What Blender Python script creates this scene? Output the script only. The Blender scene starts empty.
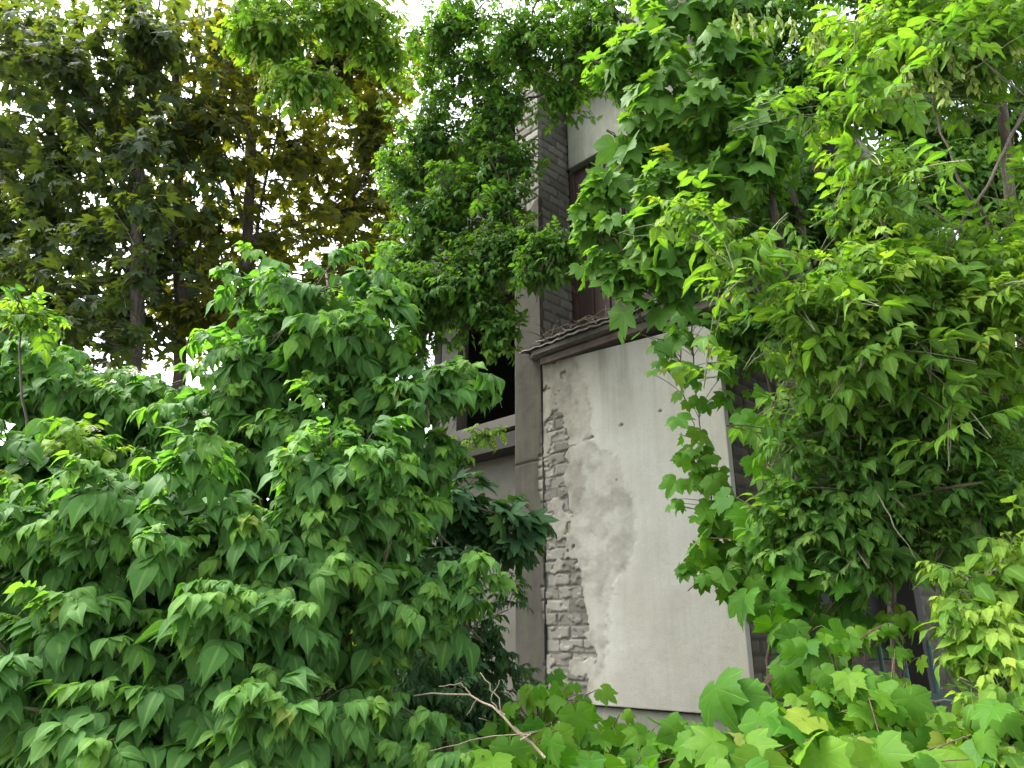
import bpy, math, random
import numpy as np
from mathutils import Vector

random.seed(7)
rng = np.random.default_rng(11)
S = bpy.context.scene
COL = S.collection
R = math.radians
UP = np.array([0., 0., 1.])

# ------------------------------------------------------------------ camera
F = 740.0
PITCH = R(19.0)
EYE = np.array([0., 0., 1.6])
CP, SP = math.cos(PITCH), math.sin(PITCH)


def ray(px, py):
    u = (px - 512.) / F
    v = (384. - py) / F
    return np.array([u, CP - v * SP, SP + v * CP])


def at(px, py, Y):
    d = ray(px, py)
    return EYE + d * (Y / d[1])


cam = bpy.data.cameras.new('camera')
cam.sensor_width = 36.0
cam.lens = F / 1024. * 36.
cam.clip_start = 0.05
cam.clip_end = 2000
co = bpy.data.objects.new('camera', cam)
COL.objects.link(co)
co.location = EYE
co.rotation_euler = (R(90) + PITCH, 0, 0)
S.camera = co

# ------------------------------------------------------------------ tagging


def tag(o, label=None, cat=None, group=None, kind=None):
    if label: o['label'] = label
    if cat: o['category'] = cat
    if group: o['group'] = group
    if kind: o['kind'] = kind
    return o


def empty(name, loc, label, cat, group=None):
    o = bpy.data.objects.new(name, None)
    o.empty_display_size = 0.2
    o.location = [float(c) for c in loc]
    COL.objects.link(o)
    return tag(o, label, cat, group)


def link(name, me, mat, parent=None):
    o = bpy.data.objects.new(name, me)
    COL.objects.link(o)
    if mat is not None:
        me.materials.append(mat)
    if parent is not None:
        o.parent = parent
        o.matrix_parent_inverse.identity()
        loc, q = np.zeros(3), parent
        while q is not None:
            loc = loc + np.array(q.location); q = q.parent
        n = len(me.vertices)
        a = np.empty(n * 3, np.float32)
        me.vertices.foreach_get('co', a)
        a = (a.reshape(-1, 3) - loc).astype(np.float32)
        me.vertices.foreach_set('co', a.ravel())
    return o


def mesh_np(name, V, faces_by_n, attrs=None, smooth=True):
    """V (n,3); faces_by_n: list of int arrays (k, m)."""
    me = bpy.data.meshes.new(name)
    V = np.asarray(V, np.float32)
    me.vertices.add(len(V))
    me.vertices.foreach_set('co', V.ravel())
    loops = np.concatenate([f.ravel() for f in faces_by_n]).astype(np.int32)
    tot = np.concatenate([np.full(len(f), f.shape[1], np.int32) for f in faces_by_n])
    st = np.concatenate([[0], np.cumsum(tot)[:-1]]).astype(np.int32)
    me.loops.add(len(loops))
    me.loops.foreach_set('vertex_index', loops)
    me.polygons.add(len(tot))
    me.polygons.foreach_set('loop_start', st)
    me.polygons.foreach_set('loop_total', tot)
    me.polygons.foreach_set('use_smooth', np.full(len(tot), smooth, bool))
    for k, (typ, arr) in (attrs or {}).items():
        at_ = me.attributes.new(k, typ, 'POINT')
        at_.data.foreach_set('color' if typ == 'FLOAT_COLOR' else 'vector', np.asarray(arr, np.float32).ravel())
    me.update(calc_edges=True)
    me.validate()
    return me

# ------------------------------------------------------------------ materials


class NT:
    def __init__(s, name):
        s.m = bpy.data.materials.new(name)
        s.m.use_nodes = True
        s.t = s.m.node_tree
        s.t.nodes.clear()
        s.out = s.n('ShaderNodeOutputMaterial')

    def n(s, typ, ins=None, **kw):
        x = s.t.nodes.new(typ)
        for k, v in kw.items():
            setattr(x, k, v)
        for k, v in (ins or {}).items():
            if isinstance(v, bpy.types.NodeSocket):
                s.t.links.new(v, x.inputs[k])
            else:
                x.inputs[k].default_value = v
        return x

    def math(s, op, a, b=0.5, clamp=False):
        return s.n('ShaderNodeMath', {0: a, 1: b}, operation=op, use_clamp=clamp).outputs[0]

    def mix(s, f, a, b, mode='MIX'):
        x = s.n('ShaderNodeMix', data_type='RGBA', blend_type=mode)
        for sock, v in ((x.inputs[0], f), (x.inputs[6], a), (x.inputs[7], b)):
            if isinstance(v, bpy.types.NodeSocket):
                s.t.links.new(v, sock)
            else:
                sock.default_value = v
        return x.outputs[2]

    def ramp(s, f, stops):
        x = s.n('ShaderNodeValToRGB', {0: f})
        e = x.color_ramp.elements
        while len(e) < len(stops):
            e.new(0.5)
        for el, (p, c) in zip(e, stops):
            el.position = p
            el.color = c if len(c) == 4 else (*c, 1)
        return x.outputs[0]

    def noise(s, scale, detail=4, rough=.6, vec=None):
        ins = {'Scale': scale, 'Detail': detail, 'Roughness': rough}
        if vec is not None: ins['Vector'] = vec
        return s.n('ShaderNodeTexNoise', ins).outputs[0]

    def finish(s, sh):
        s.t.links.new(sh, s.out.inputs[0])
        return s.m


def c4(c): return (c[0], c[1], c[2], 1)


def leaf_mat(name, dark, light, young, trans=.38, tint=(1.5, 1.45, .45), rough=.42, spec=.35, lateral=16., veinc=.3, age=.4, latw=.35):
    k = NT(name)
    a = k.n('ShaderNodeAttribute', attribute_name='lf')
    sp = k.n('ShaderNodeSeparateColor', {0: a.outputs['Color']})
    rnd, vein, yng = sp.outputs[0], sp.outputs[1], sp.outputs[2]
    uv = k.n('ShaderNodeAttribute', attribute_name='luv')
    xyz = k.n('ShaderNodeSeparateXYZ', {0: uv.outputs['Vector']})
    base = k.mix(rnd, c4(dark), c4(light))
    base = k.mix(yng, base, c4(young))
    geo = k.n('ShaderNodeNewGeometry')
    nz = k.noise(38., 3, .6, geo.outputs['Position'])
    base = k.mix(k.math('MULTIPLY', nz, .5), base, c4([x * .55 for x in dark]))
    old = k.n('ShaderNodeMapRange', {0: rnd, 1: .97, 2: .99, 3: 0., 4: age}).outputs[0]
    base = k.mix(old, base, (.24, .2, .035, 1))
    # holes of wear: brown specks on a few leaves
    nz2 = k.noise(70., 2, .5, geo.outputs['Position'])
    spk = k.math('MULTIPLY', k.math('GREATER_THAN', nz2, .71), k.math('GREATER_THAN', rnd, .8))
    base = k.mix(k.math('MULTIPLY', spk, .55), base, (.11, .085, .03, 1))
    au = k.math('ABSOLUTE', xyz.outputs[0])
    ph = k.math('SUBTRACT', k.math('MULTIPLY', xyz.outputs[1], lateral), k.math('MULTIPLY', au, lateral * .35))
    sn = k.math('SINE', k.math('MULTIPLY', ph, 6.2832))
    lat = k.math('POWER', k.math('MULTIPLY_ADD', sn, .5), 6.)
    vs = k.n('ShaderNodeMapRange', {0: vein, 1: .78, 2: .97, 3: 0., 4: 1.}).outputs[0]
    vmix = k.math('MAXIMUM', vs, k.math('MULTIPLY', lat, latw))
    base = k.mix(k.math('MULTIPLY', vmix, veinc), base, c4([min(1, light[0] * 2.4 + .04), min(1, light[1] * 1.7 + .04), light[2] * 2 + .02]))
    hgt = k.math('ADD', k.math('MULTIPLY', vmix, -.6), k.math('MULTIPLY', nz, .5))
    bump = k.n('ShaderNodeBump', {'Height': hgt, 'Strength': .35, 'Distance': .004})
    # paler matte underside
    under = k.mix(.3, base, (.10, .17, .06, 1))
    bs = k.mix(geo.outputs['Backfacing'], base, under)
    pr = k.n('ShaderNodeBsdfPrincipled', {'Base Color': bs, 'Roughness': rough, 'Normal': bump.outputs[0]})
    pr.inputs['Specular IOR Level'].default_value = spec
    tb = k.mix(1., base, (tint[0], tint[1], tint[2], 1), 'MULTIPLY')
    tr = k.n('ShaderNodeBsdfTranslucent', {'Color': tb})
    mx = k.n('ShaderNodeMixShader', {0: trans, 1: pr.outputs[0], 2: tr.outputs[0]})
    return k.finish(mx.outputs[0])


def bark_mat(name, c1, c2, scale=18.):
    k = NT(name)
    tc = k.n('ShaderNodeNewGeometry')
    mp = k.n('ShaderNodeMapping', {'Vector': tc.outputs['Position'], 'Scale': (1, 1, .18)})
    n1 = k.noise(scale * 3, 6, .7, mp.outputs[0])
    n2 = k.noise(scale * .4, 3, .5, tc.outputs['Position'])
    col = k.ramp(n1, [(.3, c1), (.7, c2)])
    col = k.mix(k.math('MULTIPLY', n2, .5), col, c4([x * .7 for x in c1]))
    bump = k.n('ShaderNodeBump', {'Height': n1, 'Strength': .7, 'Distance': .02})
    pr = k.n('ShaderNodeBsdfPrincipled', {'Base Color': col, 'Roughness': .85, 'Normal': bump.outputs[0]})
    return k.finish(pr.outputs[0])


def rough_mat(name, c1, c2, scale=6., bump=.4, rough=.9, c3=None, stretch=(1, 1, 1), metal=0):
    k = NT(name)
    tc = k.n('ShaderNodeNewGeometry')
    mp = k.n('ShaderNodeMapping', {'Vector': tc.outputs['Position'], 'Scale': stretch})
    n1 = k.noise(scale, 8, .65, mp.outputs[0])
    n2 = k.noise(scale * 9, 5, .7, mp.outputs[0])
    col = k.ramp(n1, [(.32, c1), (.68, c2)])
    if c3 is not None:
        n3 = k.noise(scale * 2.3, 6, .7, mp.outputs[0])
        col = k.mix(k.n('ShaderNodeMapRange', {0: n3, 1: .52, 2: .64}).outputs[0], col, c4(c3))
    col = k.mix(k.math('MULTIPLY', n2, .45), col, c4([x * .5 for x in c1]))
    bp = k.n('ShaderNodeBump', {'Height': n2, 'Strength': bump, 'Distance': .01})
    pr = k.n('ShaderNodeBsdfPrincipled', {'Base Color': col, 'Roughness': rough, 'Normal': bp.outputs[0], 'Metallic': metal})
    return k.finish(pr.outputs[0])


def wall_mat(name, plaster, plaster2, stain, brick1, brick2, mortar, green=0.0):
    """attr wm: r stain, g plaster(1)/masonry(0), b brick rnd, a mortar."""
    k = NT(name)
    a = k.n('ShaderNodeAttribute', attribute_name='wm')
    sp = k.n('ShaderNodeSeparateColor', {0: a.outputs['Color']})
    st, pm, br = sp.outputs
    mo = a.outputs['Alpha']
    geo = k.n('ShaderNodeNewGeometry')
    P = geo.outputs['Position']
    big = k.noise(1.6, 5, .6, P)
    mid = k.noise(7., 8, .68, P)
    fine = k.noise(90., 6, .75, P)
    mp = k.n('ShaderNodeMapping', {'Vector': P, 'Scale': (9, 9, .7)})
    drip = k.noise(2.2, 5, .6, mp.outputs[0])
    pl = k.mix(k.n('ShaderNodeMapRange', {0: big, 1: .35, 2: .65}).outputs[0], c4(plaster), c4(plaster2))
    pl = k.mix(k.math('MULTIPLY', k.n('ShaderNodeMapRange', {0: drip, 1: .5, 2: .8}).outputs[0], .04), pl, c4([x * .55 for x in plaster]))
    sc_ = k.ramp(mid, [(.3, [x * .62 for x in stain]), (.5, stain), (.7, [min(1, x * 1.25) for x in stain])])
    pl = k.mix(st, pl, sc_)
    pl = k.mix(k.math('MULTIPLY', k.n('ShaderNodeMapRange', {0: fine, 1: .45, 2: .75}).outputs[0], .3), pl, c4([x * .45 for x in plaster]))
    bk = k.mix(br, c4(brick1), c4(brick2))
    bk = k.mix(k.math('MULTIPLY', mid, .6), bk, c4([x * .5 for x in brick1]))
    bk = k.mix(mo, bk, c4(mortar))
    col = k.mix(pm, bk, pl)
    if green:
        gn = k.n('ShaderNodeMapRange', {0: k.noise(2.4, 6, .7, mp.outputs[0]), 1: .42, 2: .66}).outputs[0]
        col = k.mix(k.math('MULTIPLY', gn, green), col, (.10, .13, .05, 1))
    h = k.math('ADD', k.math('MULTIPLY', fine, .5), k.math('MULTIPLY', mid, .7))
    bp = k.n('ShaderNodeBump', {'Height': h, 'Strength': .5, 'Distance': .008})
    pr = k.n('ShaderNodeBsdfPrincipled', {'Base Color': col, 'Roughness': .92, 'Normal': bp.outputs[0]})
    pr.inputs['Specular IOR Level'].default_value = .2
    return k.finish(pr.outputs[0])


M = {}
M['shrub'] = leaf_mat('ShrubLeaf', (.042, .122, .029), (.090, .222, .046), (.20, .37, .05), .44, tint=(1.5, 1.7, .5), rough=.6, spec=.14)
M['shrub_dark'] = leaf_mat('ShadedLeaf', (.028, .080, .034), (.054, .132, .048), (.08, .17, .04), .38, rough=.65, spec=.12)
M['boxelder'] = leaf_mat('BoxElderLeaf', (.046, .132, .017), (.090, .222, .025), (.25, .36, .05), .46, tint=(1.6, 1.65, .4), rough=.6, spec=.14)
M['boxelder_mid'] = leaf_mat('BoxElderMidLeaf', (.044, .120, .024), (.086, .205, .034), (.18, .28, .04), .45, tint=(1.6, 1.65, .4), rough=.6, spec=.14)
M['maple'] = leaf_mat('MapleLeaf', (.046, .076, .020), (.092, .116, .020), (.15, .15, .018), .6, tint=(2.5, 2.05, .35), lateral=7., latw=.06, rough=.6, spec=.15, veinc=.15, age=.2)
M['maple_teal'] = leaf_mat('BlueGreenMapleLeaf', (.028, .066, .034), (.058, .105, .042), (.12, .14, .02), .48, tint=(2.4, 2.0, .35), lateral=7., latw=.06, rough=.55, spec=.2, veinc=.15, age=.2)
M['maple_green'] = leaf_mat('MapleGreenLeaf', (.056, .150, .024), (.108, .240, .036), (.20, .33, .035), .46, tint=(1.6, 1.65, .4), lateral=7., latw=.06, rough=.55, spec=.16, veinc=.2)
M['grape'] = leaf_mat('GrapeLeaf', (.030, .118, .011), (.062, .198, .015), (.20, .33, .02), .44, tint=(1.6, 1.65, .35), lateral=7., latw=.06, rough=.6, spec=.16, veinc=.42)
M['seed'] = leaf_mat('SamaraWing', (.17, .27, .05), (.26, .36, .08), (.30, .35, .09), .4, tint=(1.05, 1.2, .4), lateral=4., age=0.)
M['petal'] = leaf_mat('WhitePetal', (.6, .6, .52), (.75, .74, .66), (.8, .8, .7), .3, tint=(1, 1, .9), veinc=0., age=0.)
M['bark'] = bark_mat('Bark', (.055, .042, .032), (.14, .115, .09))
M['bark_dark'] = bark_mat('DarkBark', (.028, .023, .018), (.15, .125, .095), 12)
M['twig'] = bark_mat('Twig', (.06, .055, .03), (.13, .12, .06), 40)
M['shoot'] = bark_mat('PaleShoot', (.09, .11, .05), (.22, .24, .13), 40)
M['dry'] = bark_mat('DryTwig', (.16, .12, .08), (.38, .31, .22), 40)
M['vine_stem'] = bark_mat('VineStem', (.07, .045, .028), (.15, .09, .06), 40)
M['bounce_pave'] = rough_mat('BounceConcrete', (.26, .25, .23), (.36, .35, .32), 2., .4)  # pale tone for the added lane that bounces light
M['soil'] = rough_mat('Soil', (.02, .016, .011), (.05, .042, .026), 3., .8, c3=(.025, .045, .014))
M['panel'] = wall_mat('PlasterPanel', (.415, .417, .368), (.365, .358, .30), (.20, .19, .157), (.125, .118, .10), (.265, .254, .222), (.08, .075, .064), .10)
M['pillar'] = wall_mat('PillarRender', (.08, .075, .064), (.052, .048, .041), (.036, .033, .028), (.12, .112, .096), (.24, .226, .2), (.10, .092, .08), .18)
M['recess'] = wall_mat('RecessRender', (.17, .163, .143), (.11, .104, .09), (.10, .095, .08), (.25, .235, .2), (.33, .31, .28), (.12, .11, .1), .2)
M['brick'] = wall_mat('SideBrick', (.10, .095, .08), (.08, .075, .065), (.06, .06, .05), (.05, .044, .035), (.115, .10, .082), (.035, .032, .027), .25)
M['concrete'] = wall_mat('UpperConcrete', (.27, .275, .24), (.2, .21, .175), (.2, .2, .16), (.3, .3, .28), (.3, .3, .28), (.2, .2, .2), .35)
M['slab'] = rough_mat('WeatheredSlab', (.10, .095, .085), (.21, .20, .178), 5., .5, c3=(.09, .10, .06))
M['board'] = rough_mat('WeatheredBoard', (.09, .078, .066), (.22, .2, .175), 7., .6, stretch=(1, 1, 6))
M['redwood'] = rough_mat('RottenTimber', (.11, .088, .074), (.24, .195, .168), 9., .6)
M['rust'] = rough_mat('RustyDoor', (.034, .018, .014), (.068, .036, .028), 6., .3, .7)
M['post'] = rough_mat('OldPost', (.15, .125, .09), (.27, .23, .17), 9., .5, stretch=(1, 1, .2))
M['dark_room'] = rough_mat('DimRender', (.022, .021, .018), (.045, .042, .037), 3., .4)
M['teal'] = rough_mat('TealPaint', (.012, .062, .07), (.02, .09, .095), 12., .3, .55, c3=(.05, .06, .05))
M['rope'] = rough_mat('OldRope', (.2, .17, .11), (.32, .28, .2), 60., .5)
M['glass'] = rough_mat('DarkPane', (.006, .008, .007), (.012, .014, .012), 4., .05, .8)  # dark of the room behind is put into this near-black pane

# ------------------------------------------------------------------ leaf templates
# a template is (V (n,3), quads (k,4), tris (k,3), A (n,3) = u, v, vein)


def join(parts):
    V, Q, T, A = [], [], [], []
    o = 0
    for v, q, t, a in parts:
        V.append(v); A.append(a)
        if len(q): Q.append(q + o)
        if len(t): T.append(t + o)
        o += len(v)
    return (np.concatenate(V), np.concatenate(Q) if Q else np.zeros((0, 4), int),
            np.concatenate(T) if T else np.zeros((0, 3), int), np.concatenate(A))


def leaflet(w=.5, n=13, fold=.25, droop=.25, twist=0., ripple=.03, teeth=.05, peak=.36, r=None):
    r = r or random
    vs = np.linspace(0, 1, n)
    prof = np.interp(vs, [0, .06, .18, peak, .55, .7, .82, .91, 1], [.03, .42, .84, 1, .86, .57, .28, .1, .012])
    cols = np.array([-1, -.5, 0, .5, 1.])
    V, A = [], []
    p1, p2 = r.uniform(0, 6), r.uniform(0, 6)
    for i, v in enumerate(vs):
        tw = 1 + (teeth if i % 2 else -teeth)
        for c in cols:
            x = c * prof[i] * w * .5 * (tw if abs(c) == 1 else 1)
            y = v - .02 * (abs(c) == 1) * (i % 2)
            z = fold * abs(x) - droop * v * v + ripple * abs(c) * math.sin(v * 9 + (p1 if c > 0 else p2)) + twist * x * v
            V.append((x, y * math.cos(droop * .6 * v), z)); A.append((c, v, 1 - abs(c)))
    q = []
    for i in range(n - 1):
        for j in range(4):
            a = i * 5 + j
            q.append((a, a + 1, a + 6, a + 5))
    return np.array(V), np.array(q), np.zeros((0, 3), int), np.array(A)


def ribbon(pts, w):
    pts = np.array(pts)
    V, q = [], []
    for i, p in enumerate(pts):
        V += [p + (-w, 0, 0), p + (0, 0, w * 1.2), p + (w, 0, 0)]
    for i in range(len(pts) - 1):
        a = i * 3
        q += [(a, a + 1, a + 4, a + 3), (a + 1, a + 2, a + 5, a + 4), (a + 2, a, a + 3, a + 5)]
    A = np.tile((0., .5, .95), (len(V), 1))
    return np.array(V, float), np.array(q), np.zeros((0, 3), int), A


def place(t, pos, ang, pitch, roll, s):
    V = t[0] * s
    cr, sr = math.cos(roll), math.sin(roll)
    V = V @ np.array([[cr, 0, -sr], [0, 1, 0], [sr, 0, cr]])
    cp, sp = math.cos(pitch), math.sin(pitch)
    V = V @ np.array([[1, 0, 0], [0, cp, sp], [0, -sp, cp]])
    ca, sa = math.cos(ang), math.sin(ang)
    V = V @ np.array([[ca, sa, 0], [-sa, ca, 0], [0, 0, 1]])
    return V + np.array(pos), t[1], t[2], t[3]


def compound(pairs=3, w=.55, lf=.46, bend=.45, droop=.35, spread=52, petiole=.3, r=None, teeth=.05, n=13):
    r = r or random
    # rachis curve
    def rp(s): return np.array([0.03 * math.sin(3 * s), s * math.cos(bend * s * .7), .10 * s - bend * s * s * .55])
    parts = [ribbon([rp(s) for s in np.linspace(0, .62, 6)], .007)]
    for i in range(pairs):
        s = petiole + (.60 - petiole) * (i / max(1, pairs - .4))
        for sg in (-1, 1):
            t = leaflet(w * r.uniform(.9, 1.1), n, r.uniform(.1, .4), droop * r.uniform(.6, 1.7), r.uniform(-.3, .3), .025, teeth, r=r)
            parts.append(place(t, rp(s) + (sg * .01, 0, 0), -sg * R(spread + r.uniform(-12, 12) - i * 6), R(r.uniform(-38, 2)) - bend * s * .5,
                               -sg * R(r.uniform(-5, 28)), lf * r.uniform(.85, 1.08) * (1 - .08 * (i == 0))))
    t = leaflet(w * 1.1, n, .2, droop * r.uniform(.8, 1.5), r.uniform(-.2, .2), .03, teeth, r=r)
    parts.append(place(t, rp(.62), R(r.uniform(-8, 8)), -bend * .75 + R(r.uniform(-18, 6)), R(r.uniform(-15, 15)), lf * 1.1))
    return join(parts)


MAPLE = [(0, 1.0, 1), (5, .82, 0), (12, .77, 0), (16, .57, 0), (25, .45, 0), (33, .60, 0), (36, .75, 0), (47, .95, 1), (55, .77, 0), (63, .68, 0), (68, .52, 0),
         (77, .42, 0), (86, .52, 0), (92, .63, 0), (102, .72, 1), (112, .52, 0), (125, .42, 0), (145, .36, 0), (165, .28, 0), (178, .08, 0)]
GRAPE = [(0, 1.0, 1), (4, .88, 0), (8, .86, 0), (12, .76, 0), (16, .76, 0), (20, .66, 0), (27, .57, 0), (32, .66, 0), (36, .75, 0), (40, .78, 0), (47, .92, 1), (52, .79, 0), (57, .78, 0), (62, .69, 0),
         (67, .70, 0), (76, .60, 0), (84, .66, 0), (90, .68, 0), (97, .77, 1), (104, .67, 0), (112, .66, 0), (122, .58, 0), (132, .58, 0), (140, .52, 0), (152, .48, 0), (166, .36, 0), (178, .06, 0)]


def palmate(out, droop=.3, cup=.1, pet=.55, pdown=35, r=None):
    r = r or random
    full = [(a, q * r.uniform(.94, 1.05), v) for a, q, v in out]
    full += [(-a, q * r.uniform(.94, 1.05), v) for a, q, v in reversed(out[1:])]
    k = len(full)
    rings = [.3, .62, 1.0]
    w1, w2, w3 = r.uniform(0, 6), r.uniform(0, 6), r.uniform(-.12, .12)
    V = [(0, 0, 0)]; A = [(0, 0, .9)]
    for f in rings:
        for a, q, v in full:
            an = R(a)
            rr = q * f if f == 1 else (q * .6 + .3) * f * (.9 if abs(a) < 150 else .5)
            x, y = rr * math.sin(an), rr * math.cos(an)
            z = -droop * rr * rr * (1 + .5 * math.sin(2 * an + w1)) + cup * abs(x) + .02 * rr * (1 - v) * (1 if f < 1 else .3) + .07 * rr * rr * math.sin(4 * an + w2) + w3 * x * y
            V.append((x, y, z)); A.append((x, y, v))
    T = [(0, 1 + (i + 1) % k, 1 + i) for i in range(k)]
    Q = []
    for g in range(2):
        b0, b1 = 1 + g * k, 1 + (g + 1) * k
        for i in range(k):
            j = (i + 1) % k
            Q.append((b0 + i, b0 + j, b1 + j, b1 + i))
    t = (np.array(V, float), np.array(Q), np.array(T), np.array(A, float))
    # blade hangs from the end of its petiole; whole leaf about 1 long
    b = place(t, (0, pet * .62, .0), 0, -R(pdown), R(r.uniform(-15, 15)), .62)
    p = ribbon([(0, 0, 0), (0, pet * .3, .03), (0, pet * .62, 0)], .008)
    return join([b, p])


def samara_bunch(r):
    parts = []
    n = r.randint(9, 15)
    for i in range(n):
        z = -i / n * 1.0
        pos = (r.uniform(-.10, .10), r.uniform(-.10, .10), z)
        az = r.uniform(0, 6.28)
        for sg in (-1, 1):
            t = leaflet(.34, 6, .1, .12, 0, .0, 0., .62, r=r)
            parts.append(place(t, pos, az + sg * .5, R(-62 + r.uniform(-14, 14)), R(r.uniform(-70, 70)), .34 * r.uniform(.85, 1.15)))
    parts.append(ribbon([(0, 0, .25), (0, .02, -.3), (0, 0, -.95)], .006))
    return join(parts)


rt = random.Random(3)
TP = {}
TP['shrub'] = [compound(3, .58, .46, rt.uniform(.3, .8), .40, 52, .26, rt, .02) for _ in range(8)]
TP['shrub5'] = [compound(2, .62, .50, rt.uniform(.5, .9), .42, 50, .28, rt, .02) for _ in range(5)]
TP['boxelder'] = [compound(2, .46, .40, rt.uniform(.1, .6), .34, 54, .24, rt, .07, 11) for _ in range(6)] + [compound(3, .46, .34, rt.uniform(.2, .6), .34, 54, .22, rt, .07, 11) for _ in range(3)] + [compound(1, .5, .44, rt.uniform(.1, .6), .34, 50, .36, rt, .07, 11) for _ in range(2)]
TP['boxelder3'] = [compound(1, .50, .52, rt.uniform(.3, .9), .4, 50, .42, rt, .10, 11) for _ in range(5)]
TP['fine'] = [compound(4, .36, .30, rt.uniform(.3, .8), .35, 58, .2, rt, .05, 9) for _ in range(6)]
TP['maple'] = [palmate(MAPLE, rt.uniform(.1, .45), rt.uniform(-.05, .18), .6, rt.uniform(15, 45), rt) for _ in range(8)]
TP['maple_small'] = TP['maple']
TP['grape'] = [palmate(GRAPE, rt.uniform(.05, .45), rt.uniform(-.2, .3), .55, rt.uniform(10, 60), rt) for _ in range(14)]
TP['samara'] = [samara_bunch(rt) for _ in range(4)]
TP['single'] = [leaflet(.5, 11, .2, .3, .1, .03, .03, r=rt) for _ in range(4)]


def instances(kind, P, az, pitch, roll, sc, rnd, yng):
    """merge all instances of a template kind into arrays."""
    tv = TP[kind]
    P = np.asarray(P, float); N = len(P)
    az, pitch, roll, sc, rnd, yng = (np.asarray(x, float) for x in (az, pitch, roll, sc, rnd, yng))
    d = np.stack([np.cos(pitch) * np.cos(az), np.cos(pitch) * np.sin(az), np.sin(pitch)], 1)
    x = np.stack([np.sin(az), -np.cos(az), np.zeros(N)], 1)
    n = np.cross(x, d)
    cr, sr = np.cos(roll)[:, None], np.sin(roll)[:, None]
    x2, n2 = cr * x + sr * n, -sr * x + cr * n
    B = np.stack([x2, d, n2], 2) * sc[:, None, None]
    which = rng.integers(0, len(tv), N)
    out = []
    for k, t in enumerate(tv):
        idx = np.nonzero(which == k)[0]
        if not len(idx): continue
        m = len(t[0])
        V = np.einsum('nij,kj->nki', B[idx], t[0]) + P[idx][:, None, :]
        off = (np.arange(len(idx)) * m)[:, None, None]
        Q = (t[1][None] + off).reshape(-1, 4) if len(t[1]) else np.zeros((0, 4), int)
        T = (t[2][None] + off).reshape(-1, 3) if len(t[2]) else np.zeros((0, 3), int)
        lf = np.empty((len(idx), m, 4))
        lf[:, :, 0] = rnd[idx][:, None]; lf[:, :, 1] = t[3][None, :, 2]; lf[:, :, 2] = yng[idx][:, None]; lf[:, :, 3] = 1
        uv = np.zeros((len(idx), m, 3)); uv[:] = t[3][None]
        out.append((V.reshape(-1, 3), Q, T, lf.reshape(-1, 4), uv.reshape(-1, 3)))
    return out


class Tubes:
    def __init__(s): s.V, s.Q, s.n = [], [], 0

    def add(s, pts, rad, sides=6):
        pts = np.asarray(pts, float)
        rad = np.broadcast_to(np.asarray(rad, float), (len(pts),)) if np.ndim(rad) == 0 else np.asarray(rad, float)
        d = np.gradient(pts, axis=0)
        d /= np.linalg.norm(d, axis=1)[:, None] + 1e-9
        ref = np.array([.31, .52, .79]) if abs(d[0] @ np.array([.31, .52, .79])) < .9 else np.array([1., 0, 0])
        x = np.cross(d, ref); x /= np.linalg.norm(x, axis=1)[:, None] + 1e-9
        y = np.cross(d, x)
        an = np.linspace(0, 2 * np.pi, sides, endpoint=False)
        V = pts[:, None, :] + rad[:, None, None] * (np.cos(an)[None, :, None] * x[:, None, :] + np.sin(an)[None, :, None] * y[:, None, :])
        m = len(pts)
        i = np.arange(m - 1)[:, None] * sides; j = np.arange(sides)[None]
        j2 = (j + 1) % sides
        q = np.stack([i + j, i + j2, i + sides + j2, i + sides + j], 2).reshape(-1, 4)
        s.V.append(V.reshape(-1, 3)); s.Q.append(q + s.n); s.n += m * sides
        # end caps: a centre vertex each
        for e, base in ((0, 0), (m - 1, (m - 1) * sides)):
            c = s.n; s.V.append(pts[e][None]); s.n += 1
            jj = np.arange(sides); b0 = s.n - 1 - m * sides - (0 if e == 0 else 1)
            k = np.stack([np.full(sides, c), b0 + base + jj, b0 + base + (jj + 1) % sides, np.full(sides, c)], 1)
            s.T = getattr(s, 'T', []); s.T.append(k[:, :3])

    def mesh(s, name):
        return mesh_np(name, np.concatenate(s.V), [np.concatenate(s.Q), np.concatenate(s.T)])


def bez(a, b, c, n=8):
    t = np.linspace(0, 1, n)[:, None]
    return (1 - t) ** 2 * a + 2 * t * (1 - t) * b + t * t * c


def wob(pts, amp):
    pts = np.array(pts, float)
    n = len(pts)
    w = rng.normal(0, amp, (n, 3)); w[0] = 0
    return pts + w


def nrm(v): return v / (np.linalg.norm(v) + 1e-9)


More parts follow.
